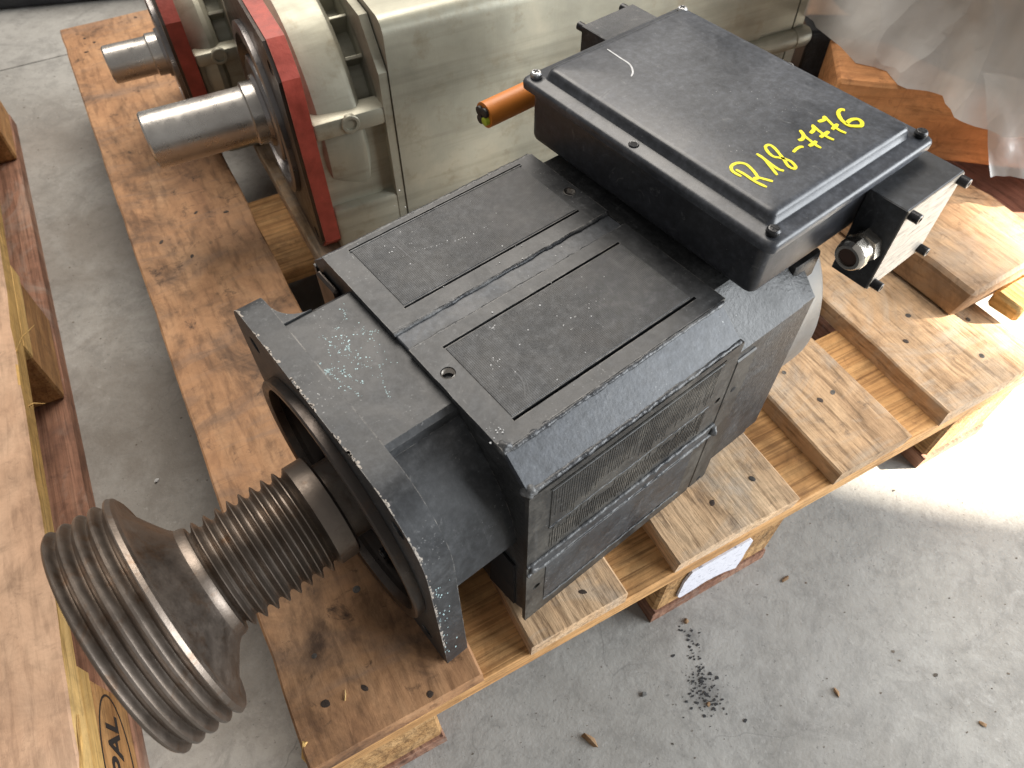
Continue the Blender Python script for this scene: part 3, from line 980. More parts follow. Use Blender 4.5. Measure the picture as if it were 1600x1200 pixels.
# spindle with ribs and pulley
SZ = 0.116
bm = bmesh.new()
prof = [(-0.058, 0.031), (-0.0800, 0.031), (-0.0806, 0.0385), (-0.0825, 0.0405), (-0.0965, 0.0405), (-0.0985, 0.0370)]
NR = 8
pitch = (0.1690 - 0.0995) / NR
for i in range(NR):
    xa = -0.0995 - i * pitch
    prof += [(xa - pitch * 0.08, 0.0352), (xa - pitch * 0.22, 0.0362), (xa - pitch * 0.40, 0.0400), (xa - pitch * 0.48, 0.0412), (xa - pitch * 0.56, 0.0412), (xa - pitch * 0.64, 0.0400), (xa - pitch * 0.82, 0.0362), (xa - pitch * 0.96, 0.0352)]
prof += [(-0.1700, 0.0365), (-0.1704, 0.0405), (-0.1725, 0.0418), (-0.1765, 0.0425), (-0.1795, 0.0455), (-0.1835, 0.0515), (-0.1880, 0.0590), (-0.1920, 0.0660), (-0.1945, 0.0712), (-0.1950, 0.0740), (-0.1948, 0.0790), (-0.1962, 0.0818), (-0.1990, 0.0832)]
xs = [-0.1990, -0.2086, -0.2181, -0.2276, -0.2370]
for i in range(4):
    a, b = xs[i], xs[i + 1]
    for k in range(1, 12):
        u = k / 12.0
        prof.append((a + (b - a) * u, 0.0832 - 0.0056 * math.sin(math.pi * u) ** 2.6))
prof += [(-0.2370, 0.0830), (-0.2386, 0.0815), (-0.2388, 0.074), (-0.2300, 0.070), (-0.2280, 0.030)]
add_lathe(bm, prof, 0, SZ, 96, 'x')
make('pulley_spindle', bm, M['spindle'], mot, ang=28)

# end bell behind the body
bm = bmesh.new()
add_prism(bm, oct_poly(0.1245, 0.090, 0.232, 0.198, 0.004, 0.03), L + 0.0002, 0.2615, 'x')
make('end_bell', bm, M['black_cast'], mot)
bm = bmesh.new()
add_prism(bm, oct_poly(0.1235, 0.089, 0.231, 0.197, 0.005, 0.031), 0.2622, 0.2775, 'x')
make('end_plate', bm, M['black_cast'], mot)
bm = bmesh.new()
add_box(bm, 0.1905, 0.2130, -0.1262, -0.120, 0.006, 0.190, 0.0012, 1)
make('end_pad', bm, M['black_side'], mot)
bm = bmesh.new()
add_lathe(bm, [(0.2776, 0.118), (0.325, 0.1185), (0.333, 0.114), (0.335, 0.105), (0.335, 0.02)], 0, ZC, 64, 'x')
make('rear_cover', bm, M['grey_cover'], mot)
bm = bmesh.new()
add_box(bm, 0.264, 0.296, -0.108, -0.090, 0.196, 0.222, 0.004, 2)
make('rear_lug', bm, M['black_cast'], mot)
for (xx, zz) in ((0.2000, 0.150), (0.2030, 0.012)):
    bm = bmesh.new()
    add_lathe(bm, [(-0.1240, 0.0026), (-0.1264, 0.0027), (-0.1266, 0.0018)], xx, zz, 12, 'y')
    make('tapped_hole', bm, M['dark'], mot)

# terminal box -----------------------------------------------------
bm = bmesh.new()
add_box(bm, 0.1985, 0.3610, -0.1135, 0.1135, 0.2385, 0.2845, 0.007, 3)
tbox = make('terminal_box', bm, M['box'], mot)
bm = bmesh.new()
add_box(bm, 0.215, 0.350, -0.085, 0.085, 0.2305, 0.2388, 0.002, 1)
make('box_foot', bm, M['dark'], tbox)
# lid: rim plate with raised panel
bm = bmesh.new()


def rrect(x0, x1, y0, y1, r, n=6):
    out = []
    for (cx, cy, a) in ((x1 - r, y1 - r, 0), (x0 + r, y1 - r, 90), (x0 + r, y0 + r, 180), (x1 - r, y0 + r, 270)):
        for i in range(n + 1):
            tt = R(a + 90 * i / n)
            out.append((cx + r * math.cos(tt), cy + r * math.sin(tt)))
    return out


def loft(bm, sections):
    rings = [[bm.verts.new((px, py, z)) for px, py in rrect(*s[:5])] for s in sections for z in (s[5],)]
    for A, B in zip(rings, rings[1:]):
        n = len(A)
        for i in range(n):
            bm.faces.new((A[i], A[(i + 1) % n], B[(i + 1) % n], B[i]))
    bm.faces.new(rings[0])
    bm.faces.new(rings[-1])


X0, X1, Y0, Y1 = 0.1925, 0.3670, -0.1198, 0.1198


def ins(d, r, z):
    return (X0 + d, X1 - d, Y0 + d, Y1 - d, r, z)


loft(bm, [ins(0.0012, 0.005, 0.2840), ins(0.0002, 0.006, 0.2846), ins(0, 0.006, 0.2886), ins(0.0005, 0.006, 0.2902), ins(0.0016, 0.006, 0.2913), ins(0.0032, 0.006, 0.2918), ins(0.0120, 0.005, 0.2920),
          ins(0.0130, 0.005, 0.2926), ins(0.0142, 0.005, 0.2972), ins(0.0150, 0.005, 0.2988), ins(0.0166, 0.005, 0.2997), ins(0.0190, 0.005, 0.3000), ins(0.05, 0.005, 0.3003)])
make('lid', bm, M['lid'], tbox, ang=50)
# lid screws and holes
for k, (x, y) in enumerate(((0.2015, 0.1115), (0.3575, 0.1100), (0.3590, -0.1110), (0.2020, -0.1110))):
    bm = bmesh.new()
    add_lathe(bm, [(0.2915, 0.0040), (0.2935, 0.0046), (0.2952, 0.0044), (0.2964, 0.0034), (0.2967, 0.0012)], x, y, 18, 'z')
    sm = M['zinc_screw'] if k < 2 else M['screw']
    so = make('screw', bm, sm, tbox)
    bm = bmesh.new()
    a = 0.4 + k
    for q_ in (0, 1):
        d = Vector((math.cos(a + q_ * math.pi / 2), math.sin(a + q_ * math.pi / 2), 0))
        p_ = d.cross(Vector((0, 0, 1))) * 0.0006
        z_ = Vector((0, 0, 0.29675 + q_ * 0.00008))
        c0 = Vector((x, y, 0)) + z_
        vs4 = [bm.verts.new(c0 + d * 0.0024 + p_), bm.verts.new(c0 - d * 0.0024 + p_), bm.verts.new(c0 - d * 0.0024 - p_), bm.verts.new(c0 + d * 0.0024 - p_)]
        vt4 = [bm.verts.new(v_.co - Vector((0, 0, 0.0012))) for v_ in vs4]
        bm.faces.new(vs4); bm.faces.new(vt4)
        for i in range(4):
            bm.faces.new((vs4[i], vs4[(i + 1) % 4], vt4[(i + 1) % 4], vt4[i]))
    make('cross_slot', bm, M['dark'], tbox)
for (x, y) in ((0.1995, 0.0058), (0.3610, 0.0026)):
    bm = bmesh.new()
    add_lathe(bm, [(0.2910, 0.0024), (0.29265, 0.0026), (0.29275, 0.0034), (0.2924, 0.0038)], x, y, 16, 'z', cap=False)
    make('hole_rim', bm, M['screw'], tbox)
for (x, y) in ((0.1995, 0.0058), (0.3610, 0.0026)):
    bm = bmesh.new()
    add_lathe(bm, [(0.2915, 0.0026), (0.29262, 0.0026)], x, y, 16, 'z')
    make('screw_hole', bm, M['dark'], tbox)

# hand painted yellow number on the lid
STROKES = [
    [(219.7, -68.7), (219.3, -64.6), (219.7, -61.2), (222.3, -58.2), (226.2, -57.5), (229.8, -59.2), (231.6, -62.5), (230.9, -67.1), (229.2, -72.0), (227.1, -75.9), (225.2, -76.2), (224.0, -74.8)],
    [(224.1, -74.7), (227.3, -76.7), (229.0, -79.9), (231.3, -84.6)],
    [(222.3, -62.0), (222.9, -68.7), (222.5, -77.7), (223.8, -85.8)],
    [(245.5, -59.6), (245.2, -65.8), (242.5, -72.7), (238.4, -82.2)],
    [(245.5, -59.6), (244.9, -66.9), (244.0, -73.9), (243.8, -79.4), (245.2, -82.2)],
    [(254.8, -59.1), (252.4, -63.8), (251.6, -68.4), (253.6, -71.6), (255.4, -74.8), (256.3, -78.7), (254.9, -83.3), (253.1, -85.0), (251.3, -84.2), (251.3, -80.4), (254.0, -75.5), (256.6, -69.9), (259.4, -62.9), (259.5, -58.9), (257.1, -58.0), (254.8, -59.1)],
    [(265.3, -73.6), (269.9, -72.7), (273.5, -72.9), (275.2, -74.3)],
    [(288.6, -61.2), (285.4, -67.6), (284.1, -73.4), (283.1, -78.0), (283.1, -82.3)],
    [(288.2, -61.5), (285.5, -66.4), (281.3, -68.4), (278.3, -67.6)],
    [(278.6, -76.0), (283.4, -76.2), (286.8, -75.6)],
    [(299.8, -62.5), (297.9, -68.0), (296.7, -74.0), (296.3, -78.5), (297.0, -82.2)],
    [(299.6, -63.1), (296.1, -66.6), (290.8, -67.8)],
    [(292.3, -74.6), (298.1, -74.5), (302.1, -74.2)],
    [(314.2, -61.2), (312.3, -66.2), (309.8, -72.8), (308.8, -78.2), (309.5, -82.7)],
    [(313.7, -61.6), (311.2, -63.9), (305.6, -62.9)],
    [(305.7, -74.3), (309.9, -73.5), (313.7, -73.0)],
    [(331.4, -66.0), (329.4, -63.9), (325.2, -65.0), (321.0, -69.6), (318.6, -74.9), (318.4, -79.0), (321.5, -82.2), (324.7, -84.1), (328.2, -82.0), (329.1, -78.3), (326.0, -75.8), (321.4, -75.7), (318.8, -77.1)],
]


def ribbon(bm, pts, w, z, th=0.00025, seed=0):
    P = spline(pts, 6)
    rnd = random.Random(seed)
    Lr, Rr = [], []
    for i, p in enumerate(P):
        d = (P[min(i + 1, len(P) - 1)] - P[max(i - 1, 0)]).normalized()
        nrm = Vector((-d.y, d.x, 0))
        e = min(i, len(P) - 1 - i)
        ww = w * (0.62 if e == 0 else (0.9 if e == 1 else 1.0)) * (1 + rnd.uniform(-.08, .08)) * 0.5
        Lr.append(p + nrm * ww)
        Rr.append(p - nrm * ww)
    lo = [[bm.verts.new((q_.x, q_.y, zz)) for q_ in side] for side in (Lr, Rr) for zz in (z, z + th)]
    l0, l1, r0, r1 = lo
    for i in range(len(P) - 1):
        bm.faces.new((l1[i], l1[i + 1], r1[i + 1], r1[i]))
        bm.faces.new((l0[i], l0[i + 1], l1[i + 1], l1[i]))
        bm.faces.new((r0[i], r0[i + 1], r1[i + 1], r1[i]))
    for i in (0, -1):
        bm.faces.new((l0[i], l1[i], r1[i], r0[i]))


for chars in ((0, 1, 2), (3, 4), (5,), (6,), (7, 8, 9), (10, 11, 12), (13, 14, 15), (16,)):
    bm = bmesh.new()
    for i in chars:
        bold = i in (8, 9, 11, 12, 14, 15, 16)
        ribbon(bm, [(a / 1000, b / 1000) for a, b in STROKES[i]], 0.0027 if bold else 0.0021, 0.29985 + i * 0.00002, 0.0006, i)
    make('painted_character', bm, M['yellow'], tbox)
bm = bmesh.new()
ribbon(bm, [(a / 1000, b / 1000) for a, b in [(259.0, 96.3), (258.1, 82.3), (257.2, 70.2), (252.1, 61.7), (246.7, 57.8)]], 0.0013, 0.2999, 0.0005, 3)
make('scuff_mark', bm, M['fleck_white'], tbox)

# gland blocks
bm = bmesh.new()
add_box(bm, 0.3070, 0.3755, -0.1440, -0.1138, 0.2020, 0.2752, 0.0006, 1)
blk_r = make('gland_block', bm, M['block_black'], mot)
bm = bmesh.new()
add_box(bm, 0.3076, 0.3749, -0.1450, -0.1442, 0.2026, 0.2744)
make('sunlit_sawn_face', bm, M['block_sunlit'], blk_r)
for (x, z) in ((0.3120, 0.2705), (0.3712, 0.2705), (0.3712, 0.2068), (0.3120, 0.2068)):
    bm = bmesh.new()
    add_lathe(bm, [(-0.1440, 0.0036), (-0.1520, 0.0036), (-0.1524, 0.0032), (-0.1524, 0.0019), (-0.1500, 0.0017)], x, z, 18, 'y')
    make('cap_screw', bm, M['screw'], blk_r)
# cable gland on the block's front
GY, GZ = -0.1300, 0.2375
bm = bmesh.new()
hexa = [(GY + 0.0122 * math.cos(R(60 * i + 12)), GZ + 0.0122 * math.sin(R(60 * i + 12))) for i in range(6)]
hexb = [(GY + 0.0118 * math.cos(R(60 * i + 30)), GZ + 0.0118 * math.sin(R(60 * i + 30))) for i in range(6)]
add_prism(bm, hexa, 0.2990, 0.3069, 'x')
add_prism(bm, hexb, 0.2865, 0.2945, 'x')
add_lathe(bm, [(0.3060, 0.0098), (0.2940, 0.0098)], GY, GZ, 28, 'x')
add_lathe(bm, [(0.2870, 0.0112), (0.2840, 0.0102), (0.2830, 0.0092), (0.2832, 0.0070), (0.2880, 0.0066), (0.2900, 0.0064)], GY, GZ, 28, 'x')
bmesh.ops.bevel(bm, geom=[e for e in bm.edges if e.is_manifold and e.calc_face_angle(0) > 0.8 and e.calc_length() > 0.006], offset=0.0005, segments=1, affect='EDGES')
gl = make('cable_gland', bm, M['plated'], blk_r)
bm = bmesh.new()
add_lathe(bm, [(0.2848, 0.0068), (0.2852, 0.0030), (0.2870, 0.0028)], GY, GZ, 20, 'x')
make('gland_insert', bm, plain('rust_insert', (0.06, 0.03, 0.02), 0.7), blk_r)

bm = bmesh.new()
add_box(bm, 0.3020, 0.3630, 0.1138, 0.1700, 0.2050, 0.2752, 0.0008, 1)
blk_l = make('gland_block', bm, M['block_black'], mot)
for (x, z) in ((0.3068, 0.2705), (0.3580, 0.2705)):
    bm = bmesh.new()
    add_lathe(bm, [(0.1700, 0.0036), (0.1780, 0.0036), (0.1784, 0.0032)], x, z, 16, 'y')
    make('cap_screw', bm, M['screw'], blk_l)
# orange cable stub
CY, CZ = 0.1485, 0.2515
bm = bmesh.new()
add_lathe(bm, [(0.3019, 0.0125), (0.2800, 0.0125), (0.2790, 0.0108)], CY, CZ, 24, 'x')
make('cable_gland', bm, M['screw'], blk_l)
bm = bmesh.new()
add_tube(bm, [(0.2795, CY, CZ), (0.245, CY, CZ - 0.0005), (0.21, CY + 0.0003, CZ - 0.0012), (0.1802, CY + 0.001, CZ - 0.002)], 0.0106, 28)
cab = make('cable', bm, M['orange'], mot)
for k in (0, 1, 3):
    bm = bmesh.new()
    tt = 0.6 + k * math.pi / 2
    yy, zz = CY + 0.001 + 0.0048 * math.cos(tt), CZ - 0.002 + 0.0048 * math.sin(tt)
    add_lathe(bm, [(0.185, 0.0040), (0.1775, 0.0040), (0.1770, 0.0030)], yy, zz, 14, 'x')
    make('wire', bm, M['copper'], cab)
bm = bmesh.new()
tt = 0.6 + math.pi
add_lathe(bm, [(0.185, 0.0036), (0.1768, 0.0036), (0.1764, 0.0026)], CY + 0.001 + 0.0048 * math.cos(tt), CZ - 0.002 + 0.0048 * math.sin(tt), 14, 'x')
make('wire', bm, M['wire_green'], cab)

# paint flecks and scuffs: real little chips lying on the surface
def flecks(name, lines, z, mat, n, spread, size, seed, extra=()):
    rnd = random.Random(seed)
    bm = bmesh.new()

    def one(x, y, s):
        k = rnd.randint(4, 6)
        a0 = rnd.random() * 6
        ring = [bm.verts.new((x + s * rnd.uniform(.5, 1.2) * math.cos(a0 + 6.283 * i / k), y + s * rnd.uniform(.5, 1.2) * math.sin(a0 + 6.283 * i / k), z + 0.00012)) for i in range(k)]
        bot = [bm.verts.new((v_.co.x, v_.co.y, z - 0.0001)) for v_ in ring]
        bm.faces.new(ring)
        for i in range(k):
            bm.faces.new((ring[i], ring[(i + 1) % k], bot[(i + 1) % k], bot[i]))
    for Ln in lines:
        P = spline([(a / 1000, b / 1000) for a, b in Ln], 8)
        tot = sum((P[i + 1] - P[i]).length for i in range(len(P) - 1))
        for _ in range(int(n * tot / 0.02)):
            i = rnd.randrange(len(P) - 1)
            p = P[i].lerp(P[i + 1], rnd.random())
            one(p.x + rnd.gauss(0, spread), p.y + rnd.gauss(0, spread), size * rnd.uniform(.35, 1.25))
    for (x, y, s, m_) in extra:
        for _ in range(m_):
            one(x / 1000 + rnd.gauss(0, s), y / 1000 + rnd.gauss(0, s), size * rnd.uniform(.5, 1.6))
    return tag(make(name, bm, mat, mot), kind='stuff')


flecks('paint_flecks', [[(-38.0, 48.9), (-34.0, 39.5), (-32.4, 26.2)], [(-26.4, 28.2), (-28.1, 17.6), (-26.8, 8.2), (-25.0, 3.5)], [(-33.3, 28.6), (-32.6, 17.9)],
                        [(-45.2, 18.2), (-40.4, 12.6), (-37.5, 2.2), (-35.6, -4.2)], [(-48.0, 19.2), (-46.5, 12.6), (-42.9, -3.0), (-40.8, -12.6)], [(-18.9, 1.9), (-24.9, -11.2), (-27.8, -24.6)],
                        [(-16.2, 41.1), (-10.2, 30.9), (-5.2, 23.3)], [(-8.3, 62.5), (-13.1, 53.3), (-14.8, 45.4)]], ZC + 0.1146, M['fleck_cyan'], 17, 0.0007, 0.00042, 5,
       [(-27, 26, 0.001, 12), (-40, 12, 0.001, 14), (-47, 17, 0.001, 14), (-30, 15, 0.012, 60), (-22, 30, 0.014, 40)])
flecks('scuff_flecks', [[(35.1, 69.2), (53.4, 66.0), (72.0, 61.1), (86.6, 56.2), (103.7, 54.5), (116.9, 56.3)]], ZT + 0.0005, M['fleck_white'], 8, 0.0004, 0.00045, 6,
       [(47, 75, 0.009, 8), (36, -48, 0.003, 8), (52, -24, 0.002, 6), (5, -90, 0.004, 12), (90, -50, 0.03, 30), (95, 60, 0.03, 30)])
for i, (ln, w) in enumerate(([[(45.9, 90.2), (47.1, 76.1), (48.2, 58.3)], 0.0010], [[(50.5, 84), (51.5, 74), (52, 64)], 0.0006], [[(41.5, -58.3), (40.1, -70.5), (33.6, -80.8)], 0.0008], [[(43.5, -60.3), (42.3, -70.5), (37.6, -79.8)], 0.0005], [[(34.1, -41.9), (36.5, -54.3)], 0.0004], [[(51.0, -21.3), (52.2, -26.5)], 0.0007])):
    bm = bmesh.new()
    ribbon(bm, [(a / 1000, b / 1000) for a, b in ln], w, ZT + 0.0004, 0.0002, i)
    make('scratch', bm, M['scratch'], mot)

def rim_chips(name, mat, n, u0, u1, x0, x1, size, seed):
    rnd_ = random.Random(seed)
    out = rrect4(0.1148, 0, ZC, (0.022, 0.056, 0.010, 0.024), 12)
    out = [o_ for o_ in out if True]
    P = [Vector((0, y, z)) for y, z in out]
    # walk the outline from the far top corner over the near top corner to the toe
    cum = [0.0]
    for a_, b_ in zip(P, P[1:]):
        cum.append(cum[-1] + (b_ - a_).length)
    bm = bmesh.new()
    for _ in range(n):
        uu = rnd_.uniform(u0, u1) * cum[-1]
        if noise.noise(Vector((uu * 60, seed, 0))) < -0.05:
            continue
        k = max(i for i in range(len(cum) - 1) if cum[i] <= uu)
        a_, b_ = P[k], P[k + 1]
        tg = (b_ - a_)
        if tg.length < 1e-6:
            continue
        p = a_ + tg * ((uu - cum[k]) / tg.length)
        tg.normalize()
        nr = Vector((0, tg.z, -tg.y))
        if nr.dot(p - Vector((0, 0, ZC))) < 0:
            nr = -nr
        xx = rnd_.triangular(x0, x1, x0)
        s_ = size * rnd_.uniform(.4, 1.3)
        m_ = rnd_.randint(5, 7)
        ring = []
        for i in range(m_):
            r1, r2 = s_ * rnd_.uniform(.5, 1.3), s_ * rnd_.uniform(.5, 1.0)
            an = 6.283 * i / m_
            ring.append(bm.verts.new(p + nr * 0.00016 + tg * r1 * 1.5 * math.cos(an) + Vector((max(-0.0688, xx + r2 * math.sin(an)), 0, 0))))
        bot = [bm.verts.new(v_.co - nr * 0.0003) for v_ in ring]
        bm.faces.new(ring)
        for i in range(m_):
            bm.faces.new((ring[i], ring[(i + 1) % m_], bot[(i + 1) % m_], bot[i]))
    return tag(make(name, bm, mat, mot), kind='stuff')


rim_chips('edge_chips', plain('bare_edge', (0.40, 0.355, 0.31), 0.7, 0, 0.35, 300), 420, 0.02, 0.60, -0.0690, -0.0668, 0.0009, 2)
rim_chips('edge_flecks', M['fleck_cyan'], 60, 0.42, 0.62, -0.0690, -0.0530, 0.0007, 3)

# ------------------------------------------------------------------ the two green-grey motors behind
def khaki_motor(name, x0, yc, zc, h, shaft_r, shaft_x, body_x, rear_x, rz):
    """x0: flange front; all coordinates relative to an Empty on the deck under the flange"""
    root = empty(name, (x0, yc, 0), rz)
    ft = 0.021
    bm = bmesh.new()
    bol = [circle2(sy * h * 0.80, zc + sz * h * 0.80, 0.007, 14) for sy in (-1, 1) for sz in (-1, 1)]
    add_prism(bm, rsquare(h, h * 1.27, 0, zc, 5), 0.0035, ft, 'x', [circle2(0, zc, h * 0.74, 48)] + bol)
    make('flange', bm, M['red'], root, ang=20)
    bm = bmesh.new()
    add_prism(bm, rsquare(h * .985, h * 1.25, 0, zc, 5), 0.0, 0.0036, 'x', [circle2(0, zc, h * 0.74, 48)] + bol)
    make('flange_face', bm, M['ring'], root, ang=20)
    bm = bmesh.new()
    add_lathe(bm, [(0.012, h * 0.735), (-0.005, h * 0.735), (-0.006, h * 0.715), (-0.006, h * 0.64), (0.010, h * 0.62), (0.010, h * 0.47), (-0.004, h * 0.45), (-0.006, h * 0.43), (-0.006, shaft_r * 1.3), (-0.010, shaft_r * 1.25), (-0.010, shaft_r)], 0, zc, 64, 'x')
    make('bearing_cover', bm, M['cover_steel'], root)
    for k in range(8):
        bm = bmesh.new()
        tt = 2 * math.pi * (k + .5) / 8
        add_lathe(bm, [(0.010, 0.0058), (0.0, 0.0058), (-0.001, 0.0048)], h * .545 * math.cos(tt), zc + h * .545 * math.sin(tt), 12, 'x')
        make('cover_screw', bm, M['zinc_screw'], root)
    bm = bmesh.new()
    e = shaft_x - x0
    add_lathe(bm, [(0.0, shaft_r * 1.12), (-0.022, shaft_r * 1.12), (-0.0235, shaft_r * 1.02), (-0.026, shaft_r), (e + 0.002, shaft_r), (e, shaft_r - 0.002), (e, shaft_r * .3), (e + 0.006, shaft_r * .12)], 0, zc, 64, 'x')
    make('shaft', bm, M['shaft'], root)
    # housing behind the flange: drum, shoulder rails, recess walls
    bx = body_x - x0
    bm = bmesh.new()
    add_lathe(bm, [(ft, h * .86), (ft + 0.010, h * .93), (bx - 0.040, h * .97), (bx - 0.034, h * .955), (bx - 0.029, h * .90), (bx - 0.026, h * .72), (bx - 0.011, h * .72), (bx - 0.0105, h * .9)], 0, zc, 64, 'x')
    make('drum', bm, M['khaki'], root)
    for s in (-1, 1):
        bm = bmesh.new()
        ys = sorted((s * h * .78, s * h * .985))
        add_box(bm, ft, bx, *ys, zc + h * 0.20, zc + h * 0.36, 0.0035, 2)
        make('rail', bm, M['khaki'], root)
        bm = bmesh.new()
        add_box(bm, ft, bx, *ys, 0.002, zc - h * 0.50, 0.004, 2)
        make('foot_rail', bm, M['khaki'], root)
        bm = bmesh.new()
        xm = ft + (bx - ft) * .45
        add_lathe(bm, [(s * h * .96, 0.0098), (s * (h * .985 + 0.0012), 0.0096), (s * (h * .985 + 0.0018), 0.0088), (s * (h * .985 + 0.0018), 0.0062), (s * (h * .95), 0.0058)], xm, zc + h * 0.29, 22, 'y')
        make('lifting_boss', bm, M['khaki'], root)
        bm = bmesh.new()
        add_box(bm, ft, bx, *sorted((s * h * .70, s * h * .90)), zc - h * .55, zc + h * .21, 0.002, 1)
        make('recess_wall', bm, M['khaki'], root)
    for k in range(7):
        bm = bmesh.new()
        add_box(bm, bx - 0.0285, bx - 0.0105, h * .66, h * .89, -0.0018, 0.0018, 0.0006, 1)
        rot = Matrix.Translation((0, 0, zc)) @ Matrix.Rotation(R(22 + 22.7 * k), 4, 'X')
        bmesh.ops.transform(bm, matrix=rot, verts=bm.verts[:])
        make('rib', bm, M['khaki'], root)
    # end frame against the stator
    bm = bmesh.new()
    op = oct_poly(h * .99, h * .70, zc + h * .97, zc + h * .64, 0.004, 0.02)
    add_prism(bm, op, bx - 0.010, bx - 0.0012, 'x')
    make('end_frame', bm, M['khaki'], root)
    # stator block with rounded shoulders
    rx = rear_x - x0
    pts = []
    for (cy, cz, a) in ((h * .87, zc + h * .90, 0), (-h * .87, zc + h * .90, 90)):
        for i in range(7):
            tt = R(a + 15 * i)
            pts.append((cy + h * .13 * math.cos(tt), cz + h * .13 * math.sin(tt)))
    pts += [(-h, 0.01), (-h * .9, 0.001), (h * .9, 0.001), (h, 0.01)]
    bm = bmesh.new()
    add_prism(bm, pts, bx, rx - 0.07, 'x')
    make('stator_block', bm, M['khaki'], root, ang=40)
    bm = bmesh.new()
    add_prism(bm, [(y * .985, zc + (z - zc) * .985) for y, z in pts], rx - 0.0698, rx - 0.018, 'x')
    make('rear_frame', bm, M['khaki'], root, ang=40)
    bm = bmesh.new()
    add_prism(bm, [(y * .985, zc + (z - zc) * .985) for y, z in pts], rx - 0.0155, rx, 'x')
    make('rear_plate', bm, M['khaki'], root, ang=40)
    bm = bmesh.new()
    add_prism(bm, [(y * .97, zc + (z - zc) * .97) for y, z in pts], rx - 0.0182, rx - 0.0152, 'x')
    make('seam', bm, M['dark'], root, ang=40)
    for s in (-1, 1):
        bm = bmesh.new()
        add_lathe(bm, [(rx - 0.20, 0.0128), (rx - 0.018, 0.0128), (rx - 0.0175, 0.0118), (rx - 0.0155, 0.0118), (rx - 0.015, 0.0130), (rx + 0.004, 0.0130), (rx + 0.009, 0.0105), (rx + 0.010, 0.004)], s * h, zc - h * .13, 24, 'x')
        make('tie_rod', bm, M['khaki'], root)
    return root


km1 = khaki_motor('flange_motor', 0.198, 0.62, 0.1250, 0.1250, 0.0300, 0.067, 0.303, 0.853, R(-1.5))
tag(km1, 'large green grey motor with thick steel shaft and red flange behind the black motor', 'motor', 'green grey motors with red flanges')
km2 = khaki_motor('flange_motor', 0.132, 0.848, 0.1000, 0.1000, 0.0225, 0.056, 0.215, 0.60, R(-1.5))
tag(km2, 'smaller green grey motor with thin shaft and dark red flange, farthest from the camera', 'motor', 'green grey motors with red flanges')

# ------------------------------------------------------------------ timbers and wrapped goods at the rear right
def timber(name, mat, loc, rz, l, w, h, seed, rough=0.004, rx=0.0):
    bm = bmesh.new()
    add_box(bm, 0, l, 0, w, 0, h, 0.004, 1)
    es = [e for e in bm.edges if e.calc_length() > l * .5]
    bmesh.ops.subdivide_edges(bm, edges=es, cuts=22)
    for v_ in bm.verts:
        n3 = noise.noise_vector(v_.co * 14 + Vector((seed * 5.3, 0, 0)))
        n4 = noise.noise_vector(v_.co * 60 + Vector((seed * 2.3, 0, 0)))
        zf = min(1.0, v_.co.z / 0.01)
        v_.co += Vector(((n3.x + n4.x) * rough, (n3.y + n4.y * .5) * rough * .6, (n3.z + n4.z * .4) * rough * .6 * zf))
    o = make(name, bm, mat, None, ang=40, loc=loc)
    o.rotation_euler = (rx, 0, rz)
    return o


tb1 = timber('timber_beam', M['timber'], (0.7800, 0.3500, 0.0445), R(-39), 0.46, 0.098, 0.090, 1)
tag(tb1, 'orange timber beam lying crosswise under the plastic wrapped bundle', 'timber')
tb2 = timber('timber_beam', M['timber_pale'], (0.905, 0.088, 0.001), R(92), 0.52, 0.150, 0.0420, 2, 0.005)
tag(tb2, 'thick pale knotted timber beam lying on the pallet end beneath the orange beam', 'timber')
tb3 = timber('lath', M['yellow_wood'], (0.806, 0.048, 0.001), R(4), 0.20, 0.036, 0.022, 3, 0.003)
tag(tb3, 'splintered sunlit yellow lath in front of the pale timber beam end', 'lath')

tb4 = timber('plank', M['crate_red'], (1.062, 0.075, FZ + 0.1100), R(92), 0.34, 0.150, 0.040, 5, 0.003)
tag(tb4, 'dark red brown plank in the shade under the loose plastic film', 'plank')
tb5 = timber('timber_block', M['crate'], (0.925, 0.150, FZ + 0.0005), R(6), 0.13, 0.16, 0.1085, 6, 0.002)
tag(tb5, 'brown support block beneath the dark red brown plank', 'timber')

# wrapped bundle: lumpy goods inside a film
wrap = empty('wrapped_bundle', (1.175, 0.40, 0.136))
tag(wrap, 'bulky bundle wrapped in crumpled milky plastic film on the timbers', 'bundle')


